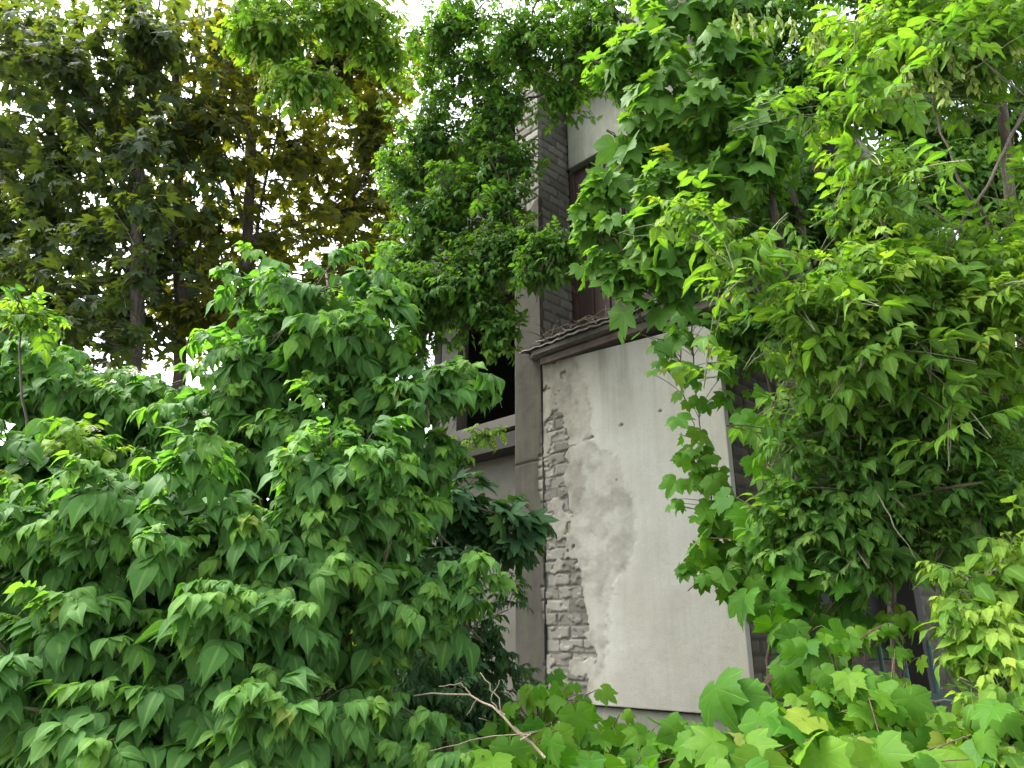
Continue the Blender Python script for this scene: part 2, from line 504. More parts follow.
class Plant:
    def __init__(s, name, label, cat, base, leafmat, barkmat='bark', twigmat='twig', group=None, trunkname='trunk'):
        s.name, s.label, s.cat, s.group = name, label, cat, group
        s.base = np.array(base, float)
        s.lm, s.bm, s.tm, s.tn = leafmat, barkmat, twigmat, trunkname
        s.L = {}
        s.trunk, s.tw = Tubes(), Tubes()
        s.skel = []          # points branches can leave from
        s.seeds, s.flowers = [], []
        s.dens = 1.
        s.twr = .75

    def stem(s, pts, r0, r1, n=14, amp=.015, sides=9):
        pts = [np.array(p, float) for p in pts]
        # smooth polyline
        P = []
        for i in range(len(pts) - 1):
            for t in np.linspace(0, 1, n, endpoint=False): P.append(pts[i] * (1 - t) + pts[i + 1] * t)
        P.append(pts[-1]); P = np.array(P)
        for _ in range(6):
            P[1:-1] = (P[:-2] + 2 * P[1:-1] + P[2:]) / 4
        P = wob(P, amp)
        for _ in range(1):
            P[1:-1] = (P[:-2] + 2 * P[1:-1] + P[2:]) / 4
        s.trunk.add(P, np.linspace(r0, r1, len(P)) * (1 + rng.normal(0, .04, len(P))), sides)
        s.skel.append(P)
        return P

    def leaf(s, kind, p, az, pitch, roll, sc, rnd=None, yng=0.):
        s.L.setdefault(kind, []).append((p[0], p[1], p[2], az, pitch, roll, sc, rng.random() if rnd is None else rnd, yng))

    def shoot(s, base, tip, kind, nodes, sc, out, droop=12, yng=.0, r=.004, lift=.12, start=.2, single=False, pj=16, tipyoung=.6):
        base, tip = np.asarray(base, float), np.asarray(tip, float)
        L = np.linalg.norm(tip - base)
        mid = (base + tip) / 2 + UP * L * lift + rng.normal(0, .06 * L, 3)
        P = bez(base, mid, tip, 9)
        s.tw.add(P, np.linspace(r, r * .45, 9), 5)
        phase = rng.uniform(0, 3.14)
        tone = rng.uniform(0, .45)
        for k in range(nodes):
            t = start + (1 - start) * (k + .5 * rng.random()) / max(1, nodes - .5)
            t = min(t, 1.)
            f = t * 8; i = min(7, int(f)); p = P[i] * (1 - (f - i)) + P[i + 1] * (f - i)
            d = nrm(P[min(8, i + 1)] - P[max(0, i - 1)])
            s1 = nrm(np.cross(d, UP + .01)); s2 = np.cross(s1, d)
            ph = phase + k * (1.57 if not single else 2.4)
            for sg in ((1,) if single else (1, -1)):
                v = sg * (math.cos(ph) * s1 + math.sin(ph) * s2)
                v = nrm(v * .9 + d * .55 + np.asarray(out) * .75 + rng.normal(0, .2, 3))
                az = math.atan2(v[1], v[0])
                pt = math.asin(max(-.9, min(.8, v[2] * .55))) - R(droop) + R(rng.normal(0, pj))
                y = max(0, (t - .55) / .45) ** 2 * tipyoung * rng.random() + yng * rng.random()
                s.leaf(kind, p, az, pt, R(rng.normal(0, 17)), sc * (1.05 - .4 * t ** 2) * rng.uniform(.62, 1.2), min(1, tone + .55 * rng.random()), min(1, y))
        d = nrm(P[-1] - P[-2])
        for _ in range(2 if not single else 1):
            v = nrm(d + rng.normal(0, .35, 3) + np.asarray(out) * .3)
            s.leaf(kind, P[-1], math.atan2(v[1], v[0]), R(rng.uniform(-25, 25)), R(rng.normal(0, 20)), sc * rng.uniform(.35, .6), rng.random(), min(1, tipyoung * rng.uniform(.5, 1.2) + yng))

    def limb(s, a, b, r0=.03, r1=.01, sag=.1):
        a, b = np.asarray(a, float), np.asarray(b, float)
        P = wob(bez(a, (a + b) / 2 + UP * np.linalg.norm(b - a) * sag, b, 10), .012)
        s.tw.add(P, np.linspace(r0, r1, 10), 6)
        s.skel.append(P)
        return P

    def near(s, p):
        best, bd = None, 1e9
        for P in s.skel:
            dd = np.linalg.norm(P - p, axis=1) + np.maximum(0, P[:, 2] - p[2]) * .8
            i = int(dd.argmin())
            if dd[i] < bd: bd, best = dd[i], P[i]
        return best

    def clump(s, c, rad, n, kind, sc, nodes=3, L=.35, shell=.3, limb=None, outw=None, upb=.25, **kw):
        """c (px,py,Y), rad (rx px, ry px, depth m)"""
        C = at(*c)
        rx, ry, rd = rad[0] * 1.15 * c[2] / F, rad[1] * 1.15 * c[2] / F, rad[2] * 1.1
        n = int(n * s.dens)
        if limb: s.limb(s.near(C), C, limb, limb * .4)
        for _ in range(n):
            v = nrm(rng.normal(0, 1, 3)) * rng.uniform(shell, 1) ** .7 if rng.random() < .75 else nrm(rng.normal(0, 1, 3)) * rng.random()
            tip = C + v * np.array([rx, rd, ry])
            src = s.near(tip)
            dr = nrm(nrm(tip - C) * .7 + nrm(tip - src) * .6 + UP * upb + rng.normal(0, .2, 3))
            l = L * rng.uniform(.7, 1.3)
            b = tip - dr * l
            if np.linalg.norm(b - src) < .06:
                b = src
            else:
                s.tw.add(wob(bez(src, (src + b) / 2 + UP * .03, b, 6), .006), np.linspace(.007, .004, 6) * s.twr, 5)
            o = nrm(tip - C) * np.array([1, 1, .4]) if outw is None else np.asarray(outw)
            s.shoot(b, tip, kind, nodes, sc, o, **kw)

    def fill(s, c, rad, n, kind, sc, droop=25, yng=0.):
        """loose inner leaves, each on its own twig"""
        C = at(*c)
        rx, ry, rd = rad[0] * c[2] / F, rad[1] * c[2] / F, rad[2]
        for _ in range(n):
            v = nrm(rng.normal(0, 1, 3)) * rng.random() ** .4
            p = C + v * np.array([rx, rd, ry])
            s.leaf(kind, p, rng.uniform(0, 6.28), R(-droop + rng.normal(0, 18)), R(rng.normal(0, 20)), sc * rng.uniform(.7, 1.15), rng.random() * .6, yng * rng.random())

    def build(s):
        root = empty(s.name, s.base, s.label, s.cat, s.group)
        if s.trunk.V: link(s.tn, s.trunk.mesh(s.tn), M[s.bm], root)
        if s.tw.V: link('branches', s.tw.mesh('branches'), M[s.tm], root)
        VV, QQ, TT, LF, UV = [], [], [], [], []
        o = 0
        for kind, rows in s.L.items():
            a = np.array(rows)
            for V, Q, T, lf, uv in instances(kind, a[:, :3], a[:, 3], a[:, 4], a[:, 5], a[:, 6], a[:, 7], a[:, 8]):
                VV.append(V); QQ.append(Q + o); TT.append(T + o); LF.append(lf); UV.append(uv); o += len(V)
        if VV:
            Q = np.concatenate(QQ); T = np.concatenate(TT)
            fs = [f for f in (Q, T) if len(f)]
            me = mesh_np('foliage', np.concatenate(VV), fs, {'lf': ('FLOAT_COLOR', np.concatenate(LF)), 'luv': ('FLOAT_VECTOR', np.concatenate(UV))})
            link('foliage', me, M[s.lm], root)
        for (p, sc) in s.seeds:
            part_leaf('seed_cluster', 'samara', p, sc, M['seed'], root)
        for (p, sc) in s.flowers:
            V, Q, LF, UV, o = [], [], [], [], 0
            n = 60
            u = np.clip(rng.normal(0, .38, (n, 3)), -.7, .7) * [1, 1, .25]
            for v, q, t, lf, uv in instances('single', np.asarray(p) + u * sc, rng.uniform(0, 6.28, n), rng.normal(0, .4, n), rng.normal(0, .4, n), np.full(n, sc * .28), rng.random(n), rng.random(n)):
                V.append(v); Q.append(q + o); LF.append(lf); UV.append(uv); o += len(v)
            link('flower_head', mesh_np('flower_head', np.concatenate(V), [np.concatenate(Q)], {'lf': ('FLOAT_COLOR', np.concatenate(LF)), 'luv': ('FLOAT_VECTOR', np.concatenate(UV))}), M['petal'], root)
        return root


def part_leaf(name, kind, p, sc, mat, root):
    (V, Q, T, lf, uv), = instances(kind, [p], [rng.uniform(0, 6.28)], [0.], [0.], [sc], [rng.random()], [rng.random()])
    me = mesh_np(name, V, [f for f in (Q, T) if len(f)], {'lf': ('FLOAT_COLOR', lf), 'luv': ('FLOAT_VECTOR', uv)})
    return link(name, me, mat, root)

# ------------------------------------------------------------------ noise + walls


def vnoise(x, y, seed=0):
    xi, yi = np.floor(x).astype(int), np.floor(y).astype(int)
    xf, yf = x - xi, y - yi
    def h(a, b):
        n = (a * 374761393 + b * 668265263 + seed * 982451653) & 0x7fffffff
        n = ((n ^ (n >> 13)) * 1274126177) & 0x7fffffff
        return ((n ^ (n >> 16)) & 0xffff) / 65535.
    u, v = xf * xf * (3 - 2 * xf), yf * yf * (3 - 2 * yf)
    return (h(xi, yi) * (1 - u) + h(xi + 1, yi) * u) * (1 - v) + (h(xi, yi + 1) * (1 - u) + h(xi + 1, yi + 1) * u) * v


def fbm(x, y, oct=5, seed=0):
    s, a, t = 0, .5, 0
    for o in range(oct):
        s = s + a * vnoise(x * 2 ** o, y * 2 ** o, seed + o); t += a; a *= .55
    return s / t


def sstep(x, a, b):
    t = np.clip((x - a) / (b - a), 0, 1)
    return t * t * (3 - 2 * t)


BL, BH, MT = .25, .10, .013


def bricks(u, z, seed=0):
    """height (0..1), per brick random, mortar mask"""
    z = z + .006 * (fbm(u * 3, z * 3, 3, seed + 5) - .5)
    row = np.floor(z / BH).astype(int)
    uu = u + np.where(row % 2 == 0, 0, BL / 2) + .01 * np.sin(row * 7.3)
    col = np.floor(uu / BL).astype(int)
    fu, fz = uu - col * BL, z - row * BH
    d = np.minimum(np.minimum(fu, BL - fu), np.minimum(fz, BH - fz))
    d = d + .024 * (fbm(u * 24, z * 24, 4, seed + 1) - .5)
    m = sstep(d, MT * .35, MT * .95)
    n = (row * 7919 + col * 104729 + seed * 31) & 0x7fffffff
    n = ((n ^ (n >> 7)) * 1274126177) & 0x7fffffff
    rnd = ((n >> 8) & 0xff) / 255.
    return m, rnd, 1 - m


def wallgrid(name, O, U, N, w, z0, z1, mat, parent, fn, res=.012, thick=.12, topfn=None):
    """front sheet u in 0..w along U, z0..z1, displaced along N by fn(u,z)->(d, wm(4)); solid back"""
    nu, nz = max(2, int(w / res)), max(2, int((z1 - z0) / res))
    u = np.linspace(0, w, nu + 1); t = np.linspace(0, 1, nz + 1)
    uu, tt = np.meshgrid(u, t, indexing='ij')
    top = z1 if topfn is None else topfn(uu)
    zz = z0 + tt * (top - z0)
    d, wm = fn(uu, zz)
    P = O[None, None, :] + uu[..., None] * U + d[..., None] * N
    P[..., 2] = zz
    V = P.reshape(-1, 3); A = np.stack(wm, -1).reshape(-1, 4)
    idx = np.arange(V.shape[0]).reshape(nu + 1, nz + 1)
    Q = np.stack([idx[:-1, :-1], idx[1:, :-1], idx[1:, 1:], idx[:-1, 1:]], -1).reshape(-1, 4)
    loop = np.concatenate([idx[:-1, 0], idx[-1, :-1], idx[:0:-1, -1], idx[0, :0:-1]])
    flat = O[None, None, :] + uu[..., None] * U - thick * N
    flat[..., 2] = zz
    bv = flat.reshape(-1, 3)[loop]
    nb = len(loop); b = len(V) + np.arange(nb)
    Q2 = np.stack([loop, b, np.roll(b, -1), np.roll(loop, -1)], 1)
    V = np.concatenate([V, bv]); A = np.concatenate([A, A[loop]])
    cross = np.cross(U, UP) @ N
    if cross < 0: Q, Q2 = Q[:, ::-1], Q2[:, ::-1]
    bf = b[None, :] if cross < 0 else b[None, ::-1]
    me = mesh_np(name, V, [Q, Q2, bf], {'wm': ('FLOAT_COLOR', A)}, smooth=True)
    # sharp silhouette at the skirt
    sm = np.ones(len(Q) + len(Q2) + 1, bool); sm[len(Q):] = False
    me.polygons.foreach_set('use_smooth', sm)
    return link(name, me, mat, parent)


def box_mesh(name, corners8, bev=0.0):
    import bmesh
    bm = bmesh.new()
    vs = [bm.verts.new(tuple(map(float, c))) for c in corners8]
    for f in ((0, 3, 2, 1), (4, 5, 6, 7), (0, 1, 5, 4), (1, 2, 6, 5), (2, 3, 7, 6), (3, 0, 4, 7)):
        bm.faces.new([vs[i] for i in f])
    if bev:
        bmesh.ops.bevel(bm, geom=bm.edges[:], offset=bev, segments=2, affect='EDGES', profile=.6)
    bmesh.ops.recalc_face_normals(bm, faces=bm.faces[:])
    me = bpy.data.meshes.new(name)
    bm.to_mesh(me); bm.free()
    return me


# ------------------------------------------------------------------ the building
AX = nrm(np.array([-.70, .714, 0.]))      # along the plastered front, towards far left
BX = np.array([AX[1], -AX[0], 0.])        # into the building, towards far right
C0 = at(733, 500, 5.0); C0[2] = 0.


def loc(a, b, z): return C0 + a * AX + b * BX + np.array([0, 0, z])


def hit(px, py, b=0.):
    """pixel -> (a, z) on the plane at depth b"""
    d = ray(px, py); o = EYE - (C0 + b * BX)
    t = -(o @ BX) / (d @ BX)
    p = EYE + t * d
    return (p - C0) @ AX, p[2]


def hit_side(px, py, a=0.):
    d = ray(px, py); o = EYE - (C0 + a * AX)
    t = -(o @ AX) / (d @ AX)
    p = EYE + t * d
    return (p - C0) @ BX, p[2]


bld = empty('ruined_building', loc(0, 0, 0), 'derelict grey building with bare pale plaster wall, brick pillar and dark empty openings', 'building')


def abox(name, a0, a1, b0, b1, z0, z1, mat, parent=bld, bev=.004, dz=0.):
    c = [loc(a0, b0, z0), loc(a1, b0, z0 + 0), loc(a1, b1, z0), loc(a0, b1, z0),
         loc(a0, b0, z1), loc(a1, b0, z1 + dz), loc(a1, b1, z1 + dz), loc(a0, b1, z1)]
    return link(name, box_mesh(name, c, bev), mat, parent)


W = hit(544, 520)[0]
ZB = .5 * (hit(733, 716)[1] + hit(580, 704)[1])
ZTL, ZTR = hit(544, 364)[1], hit(722, 318)[1]
WP = hit(516, 480)[0]                       # far end of pillar
print('W', W, 'WP', WP, 'ZB', ZB, 'ZT', ZTL, ZTR)

# tidemark boundary on the panel, from pixels
tm = [hit(*p) for p in ((580, 372), (588, 400), (592, 440), (622, 462), (632, 500), (640, 540), (622, 580), (606, 612), (602, 660), (592, 704))]
tmz = np.array([p[1] for p in tm])[::-1]; tma = np.array([p[0] for p in tm])[::-1]
br = [hit(*p) for p in ((562, 372), (562, 420), (570, 460), (566, 500), (575, 545), (585, 580), (584, 625), (588, 660), (590, 705))]
brz = np.array([p[1] for p in br])[::-1]; bra = np.array([p[0] for p in br])[::-1]
cr = [hit(*p) for p in ((500, 470), (545, 459), (572, 446), (592, 437))]
cra = np.array([p[0] for p in cr])[::-1]; crz = np.array([p[1] for p in cr])[::-1]
holes = [(hit(621, 425), .016), (hit(660, 411), .013), (hit(592, 437), .014), (hit(616, 480), .007)]


def panel_fn(u, z):
    n1 = fbm(u * 4, z * 4, 5, 1) - .5; n2 = fbm(u * 16, z * 16, 4, 9) - .5
    bb = np.interp(z, brz, bra) + .26 * n1 + .07 * n2
    patch = fbm(u * 5 + 3, z * 6.5, 4, 21)
    gone = sstep(u - bb, -.004, .008) * sstep(patch + .10 * sstep(ZB + 1.3 - z, -.2, .5), .50, .525)
    m, rnd, mo = bricks(u, z, 3)
    broke = sstep(fbm(u * 11, z * 14, 3, 31), .42, .50)
    hb = (-.015 + .010 * m * broke + .007 * n2)
    hp = .006 * n1 + .002 * n2 + .004 * (fbm(u * 1.2, z * 1.2, 3, 6) - .5)
    # second coat edge along the tidemark
    n3 = fbm(u * 45, z * 45, 3, 19) - .5
    tb = np.interp(z, tmz, tma) + .20 * n1 + .09 * n2 + .03 * n3
    st = sstep(u - tb, -.015, .05)
    edge = np.exp(-((u - tb - .02) / .03) ** 2) * sstep(patch, .35, .6)
    hp = hp - .003 * st + .004 * n2 * st
    cd = np.abs(z - np.interp(u, cra, crz) - .05 * n2 - .05 * n1); cm = np.exp(-(cd / .006) ** 2) * sstep(fbm(u * 20, z * 20, 3, 77), .35, .5) * (u > cra.min() - .02)
    d = hp * (1 - gone) + hb * gone - .010 * cm
    hol = np.zeros_like(u)
    for (a, zz), r in holes:
        q = np.exp(-(((u - a) ** 2 + ((z - zz) * 1.4) ** 2) / r ** 2) * 1.2); hol = np.maximum(hol, q)
    d = d - .03 * hol
    stain = st * (.26 + .34 * sstep(patch + .5 * n2, .35, .65)) + .25 * edge
    stain = stain + .85 * sstep(u + .25 * n1, W - .60, W) + .10 * sstep(z, ZTL - .6, ZTL)
    low = sstep(ZB + .45 - z + .5 * n1, 0, .45)
    mott = sstep(fbm(u * 2.2 + 9, z * 2.2, 5, 88), .48, .72)
    drip = sstep(fbm(u * 14, z * .9, 4, 90), .52, .75) * sstep(z, ZTL - 1.1, ZTL - .05)
    stain = stain + .16 * mott + .35 * drip + .14 * low + 1.2 * hol + .7 * cm
    return d, (np.clip(stain, 0, 1), 1 - gone, rnd, mo)


def topf(u): return ZTR + (ZTL - ZTR) * np.clip(u / W, 0, 1)


wallgrid('plaster_wall', loc(0, 0, 0), AX, -BX, W, ZB, ZTL, M['panel'], bld, panel_fn, .008, .05, topf)
abox('parapet_core', .016, W - .01, .052, .225, ZB + .02, ZTR - .03, M['recess'])
# plinth under it, set back
def plinth_fn(u, z):
    n = fbm(u * 5, z * 5, 4, 3) - .5
    return .012 * n, (np.clip(.35 + n, 0, 1), np.ones_like(u), n * 0, n * 0)
wallgrid('plinth', loc(.01, .035, 0), AX, -BX, WP - .01, -.1, ZB - .012, M['concrete'], bld, plinth_fn, .03, .2)

# pillar: front face, flank and a broken render coat
ZP = hit(530, 62)[1]
zr = hit(530, 208)[1]                         # bare brick above this
PW = WP - W - .004


def pillar_fn_front(u, z):
    n1 = fbm(u * 4, z * 3, 5, 41) - .5; n2 = fbm(u * 15, z * 15, 4, 44) - .5
    gone = sstep(z - zr - .35 * n1, -.01, .03)
    # ragged right edge where it meets the panel
    rag = sstep(.02 + .16 * n1 - u, -.005, .015) * sstep(ZTL - z, -.02, .05)
    gone = np.maximum(gone, rag)
    m, rnd, mo = bricks(u + .06, z, 8)
    d = (.010 * n1 + .004 * n2) * (1 - gone) + (-.022 + .016 * m + .006 * n2) * gone
    cd = np.abs(z - np.interp(u + W, cra, crz) - .012 * n2)
    d = d - .014 * np.exp(-(cd / .008) ** 2)
    stn = .35 + .9 * n1 + .5 * sstep(ZTL - z, .0, .8) * .5 + .5 * np.exp(-(cd / .03) ** 2)
    return d, (np.clip(stn, 0, 1), 1 - gone, rnd, mo)


def pillar_fn_side(u, z):
    n2 = fbm(u * 15, z * 15, 4, 54) - .5
    m, rnd, mo = bricks(u, z, 12)
    return -.012 + .012 * m + .006 * n2, (n2 * 0 + .4, n2 * 0, rnd, mo)


pil = empty('pillar', loc(W, 0, 0), None, None) if False else None
wallgrid('pillar', loc(W + .003, -.012, 0), AX, -BX, PW, ZB - .25, ZP, M['pillar'], bld, pillar_fn_front, .010, .06)
wallgrid('pillar_flank', loc(W + .003, .032, 0), BX, -AX, .42, ZTL - .2, ZP, M['pillar'], bld, pillar_fn_side, .012, PW - .02)
# recess to the left of the pillar
def recess_fn(seed):
    def f(u, z):
        n = fbm(u * 3, z * 3, 5, seed) - .5
        return .010 * n, (np.clip(.35 + 1.3 * n, 0, 1), n * 0 + 1, n * 0, n * 0)
    return f
RB = .55
za, zb_ = hit(500, 425, RB)[1], hit(500, 292, RB)[1]
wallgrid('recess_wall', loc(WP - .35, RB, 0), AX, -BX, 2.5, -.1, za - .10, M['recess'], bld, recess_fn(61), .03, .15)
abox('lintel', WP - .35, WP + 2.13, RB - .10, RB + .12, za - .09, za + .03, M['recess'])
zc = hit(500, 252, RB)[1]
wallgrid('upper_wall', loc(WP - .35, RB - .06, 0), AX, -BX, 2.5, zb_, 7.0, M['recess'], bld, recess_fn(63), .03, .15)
abox('balcony_slab', WP + .0, WP + 2.1, RB - .45, RB - .08, zb_ + .02, zb_ + .18, M['slab'])
# column between the openings
abox('opening_jamb', WP + 1.5, WP + 1.8, RB + .0, RB + .16, za + .035, zb_ - .004, M['recess'])
# interior
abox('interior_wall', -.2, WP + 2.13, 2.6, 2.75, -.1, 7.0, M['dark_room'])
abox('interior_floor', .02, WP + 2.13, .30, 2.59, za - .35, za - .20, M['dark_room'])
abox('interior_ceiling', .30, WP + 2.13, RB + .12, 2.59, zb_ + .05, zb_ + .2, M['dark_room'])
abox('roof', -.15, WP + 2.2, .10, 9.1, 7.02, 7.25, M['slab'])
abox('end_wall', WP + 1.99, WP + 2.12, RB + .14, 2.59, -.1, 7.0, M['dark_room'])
# loggia above the parapet: door, post, upper concrete panel
zu0 = hit(580, 167, .45)[1]; zu1 = hit(580, 78, .45)[1]
def conc_fn(u, z):
    n = fbm(u * 6, z * 1.2, 5, 71) - .5; n2 = fbm(u * 12, z * 12, 4, 73) - .5
    return .006 * n2, (np.clip(.35 + 1.4 * n, 0, 1), n * 0 + 1, n * 0, n * 0)
wallgrid('upper_panel', loc(-.02, .40, 0), AX, -BX, W - .02, zu0, 7.0, M['concrete'], bld, conc_fn, .02, .14)
pa = hit(560, 190, .42)[0]
abox('door_post', pa - .03, pa + .03, .43, .50, ZTL - .2, zu0 - .005, M['post'])
dr = abox('door', pa - .75, pa - .06, .47, .50, ZTL - .2, zu0 - .005, M['rust'])
for k in range(4):
    abox('door_batten', pa - .74 + k * .19, pa - .74 + k * .19 + .03, .452, .468, ZTL - .1, zu0 - .02, M['rust'], dr)
dr_children = [o for o in bld.children if o.name.startswith('door_batten')]
abox('loggia_wall', .15, pa - .78, .46, .55, ZTL - .2, zu0 - .005, M['dark_room'])
# side wall to the right, brick with a window
def side_fn(u, z):
    n2 = fbm(u * 15, z * 15, 4, 84) - .5
    m, rnd, mo = bricks(u, z, 15)
    return -.012 + .014 * m + .008 * n2, (n2 * 0 + .4, n2 * 0, rnd, mo)
w0 = hit_side(800, 600)[0]; w1 = hit_side(905, 600)[0]
zs0 = hit_side(850, 662)[1]; zs1 = hit_side(850, 540)[1]
print('side window', w0, w1, zs0, zs1)
sw = .02
wallgrid('side_wall', loc(0.002, .053, 0), BX, -AX, w0 - .053, -.1, 7.0, M['brick'], bld, side_fn, .02, .15)
wallgrid('side_wall', loc(0, w0, 0), BX, -AX, w1 - w0, -.1, zs0, M['brick'], bld, side_fn, .02, .15)
wallgrid('side_wall', loc(0, w0, 0), BX, -AX, w1 - w0, zs1, 7.0, M['brick'], bld, side_fn, .02, .15)
wallgrid('side_wall', loc(0, w1, 0), BX, -AX, 9 - w1, -.1, 7.0, M['brick'], bld, side_fn, .03, .15)
wf = empty('w', loc(0, 0, 0), None, None) if False else None
win = abox('window', .09, .10, w0 + .05, w1 - .05, zs0 + .05, zs1 - .05, M['glass'], bev=0)
abox('frame', .05, .088, w0 + .003, w0 + .07, zs0 + .003, zs1 - .003, M['dark_room'], win)
abox('frame', .05, .088, w1 - .07, w1 - .003, zs0 + .003, zs1 - .003, M['dark_room'], win)
abox('frame', .05, .088, w0 + .073, w1 - .073, zs0 + .003, zs0 + .07, M['dark_room'], win)
abox('frame', .05, .088, w0 + .073, w1 - .073, zs1 - .07, zs1 - .003, M['dark_room'], win)
abox('frame', .055, .086, (w0 + w1) / 2 - .03, (w0 + w1) / 2 + .03, zs0 + .073, zs1 - .073, M['dark_room'], win)
abox('far_wall', 0.0, WP + 1.98, 8.9, 9.0, -.1, 7.0, M['dark_room'])

# coping ledge along the parapet
zl = (ZTL + ZTR) / 2
ax0, ax1 = W + .10, hit(668, 330)[0]
cop = abox('coping', ax1 - .9, ax0, -.075, .30, ZTL + .062, ZTL + .112, M['board'], bev=.010, dz=-.015)
abox('coping_board', ax1 - .7, ax0 - .06, -.098, -.079, ZTL + .066, ZTL + .104, M['slab'], cop, .004, .008)
def sheet(name, a0, a1, b0, b1, z, mat, parent, amp=.006, wl=.13, th=.02, dz=0.):
    na = int((a1 - a0) / .02); nb = int((b1 - b0) / .007)
    V = []
    for i in range(na + 1):
        for j in range(nb + 1):
            a = a0 + (a1 - a0) * i / na; b = b0 + (b1 - b0) * j / nb
            zz = z + amp * math.sin(a / wl * 6.283) + dz * i / na + (b - b0) * .22 + .02 * (float(fbm(np.array(a * 2.), np.array(b * 2.), 3, 5)) - .5)
            V.append(loc(a, b + .01 * math.sin(a * 9), zz))
    n = len(V); V = V + [v - np.array([0, 0, th]) for v in V]
    idx = np.arange(n).reshape(na + 1, nb + 1)
    Q = np.stack([idx[:-1, :-1], idx[1:, :-1], idx[1:, 1:], idx[:-1, 1:]], -1).reshape(-1, 4)
    loop = np.concatenate([idx[:-1, 0], idx[-1, :-1], idx[:0:-1, -1], idx[0, :0:-1]])
    side = np.stack([loop, np.roll(loop, -1), np.roll(loop, -1) + n, loop + n], 1)
    me = mesh_np(name, np.array(V), [Q, Q[:, ::-1] + n, side])
    return link(name, me, mat, parent)
sheet('corrugated_sheet', ax1 - .8, ax0 + .05, -.125, .26, ZTL + .135, M['slab'], cop)
sheet('corrugated_sheet', ax1 - .6, ax0 - .12, -.10, .26, ZTL + .172, M['board'], cop, .005, .12, dz=.025)
abox('timber_plate', ax1 - .9, ax0 - .11, -.035, .16, ZTL - .012, ZTL + .048, M['redwood'], cop, .006)
for c in list(bld.children):
    pass

# ------------------------------------------------------------------ ground
def ground():
    xs = np.concatenate([-np.geomspace(300, 6.2, 16), np.linspace(-6, 6, 61), np.geomspace(6.2, 300, 16)])
    X, Y = np.meshgrid(xs, xs + 4, indexing='ij')
    Z = .14 * (fbm(X * .6 + 50, Y * .6 + 50, 5, 91) - .5) * np.exp(-(X ** 2 + (Y - 4) ** 2) / 150) - .04
    V = np.stack([X, Y, Z], -1).reshape(-1, 3)
    n = len(xs); idx = np.arange(n * n).reshape(n, n)
    Q = np.stack([idx[:-1, :-1], idx[1:, :-1], idx[1:, 1:], idx[:-1, 1:]], -1).reshape(-1, 4)
    o = link('ground', mesh_np('ground', V, [Q]), M['soil'])
    tag(o, 'dark bare soil under the bushes and trees', 'ground', kind='structure')
ground()
def bounce_lane():  # unseen pale sheet under the camera, added to bounce light upward
    xs = np.linspace(-40, 40, 121); ys = np.linspace(-9, 1.05, 31)
    X, Y = np.meshgrid(xs, ys, indexing='ij')
    Y = Y + np.where(ys[None] > 1, .15 * (fbm(X * .8, X * 0, 3, 4) - .5), 0)
    Z = .16 + 0 * X
    V = np.stack([X, Y, Z], -1).reshape(-1, 3)
    n = V.shape[0]; V2 = V - [0, 0, .3]
    idx = np.arange(n).reshape(121, 31)
    Q = np.stack([idx[:-1, :-1], idx[1:, :-1], idx[1:, 1:], idx[:-1, 1:]], -1).reshape(-1, 4)
    loop = np.concatenate([idx[:-1, 0], idx[-1, :-1], idx[:0:-1, -1], idx[0, :0:-1]])
    side = np.stack([loop, loop + n, np.roll(loop, -1) + n, np.roll(loop, -1)], 1)
    o = link('bounce_lane', mesh_np('bounce_lane', np.concatenate([V, V2]), [Q, side], smooth=False), M['bounce_pave'])
    tag(o, 'unseen pale concrete lane added to bounce light into the thicket', 'bounce_lane', kind='structure')
bounce_lane()

# ------------------------------------------------------------------ world + sun
wd = bpy.data.worlds.new('World'); S.world = wd; wd.use_nodes = True
nt = wd.node_tree; nt.nodes.clear()
SUN = nrm(np.array([-.62, .16, .95]))
sky = nt.nodes.new('ShaderNodeTexSky'); sky.sky_type = 'NISHITA'; sky.sun_disc = False
sky.sun_elevation = math.asin(SUN[2]); sky.sun_rotation = math.atan2(SUN[0], SUN[1])
sky.air_density = 1.0; sky.dust_density = 6.0; sky.ozone_density = 1.0
hs = nt.nodes.new('ShaderNodeHueSaturation'); hs.inputs['Saturation'].default_value = .30
bg = nt.nodes.new('ShaderNodeBackground'); bg.inputs[1].default_value = .15
wo = nt.nodes.new('ShaderNodeOutputWorld')
nt.links.new(sky.outputs[0], hs.inputs['Color']); nt.links.new(hs.outputs[0], bg.inputs[0]); nt.links.new(bg.outputs[0], wo.inputs[0])
sl = bpy.data.lights.new('sun', 'SUN'); sl.energy = .9; sl.angle = R(40); sl.color = (1, .96, .88)
so = bpy.data.objects.new('sun', sl); COL.objects.link(so)
so.location = (0, 0, 30)
so.rotation_euler = Vector(-SUN).to_track_quat('-Z', 'Y').to_euler()

OUTC = np.array([0.05, -.8, .15])     # leaves turn to the open side (towards the clearing)

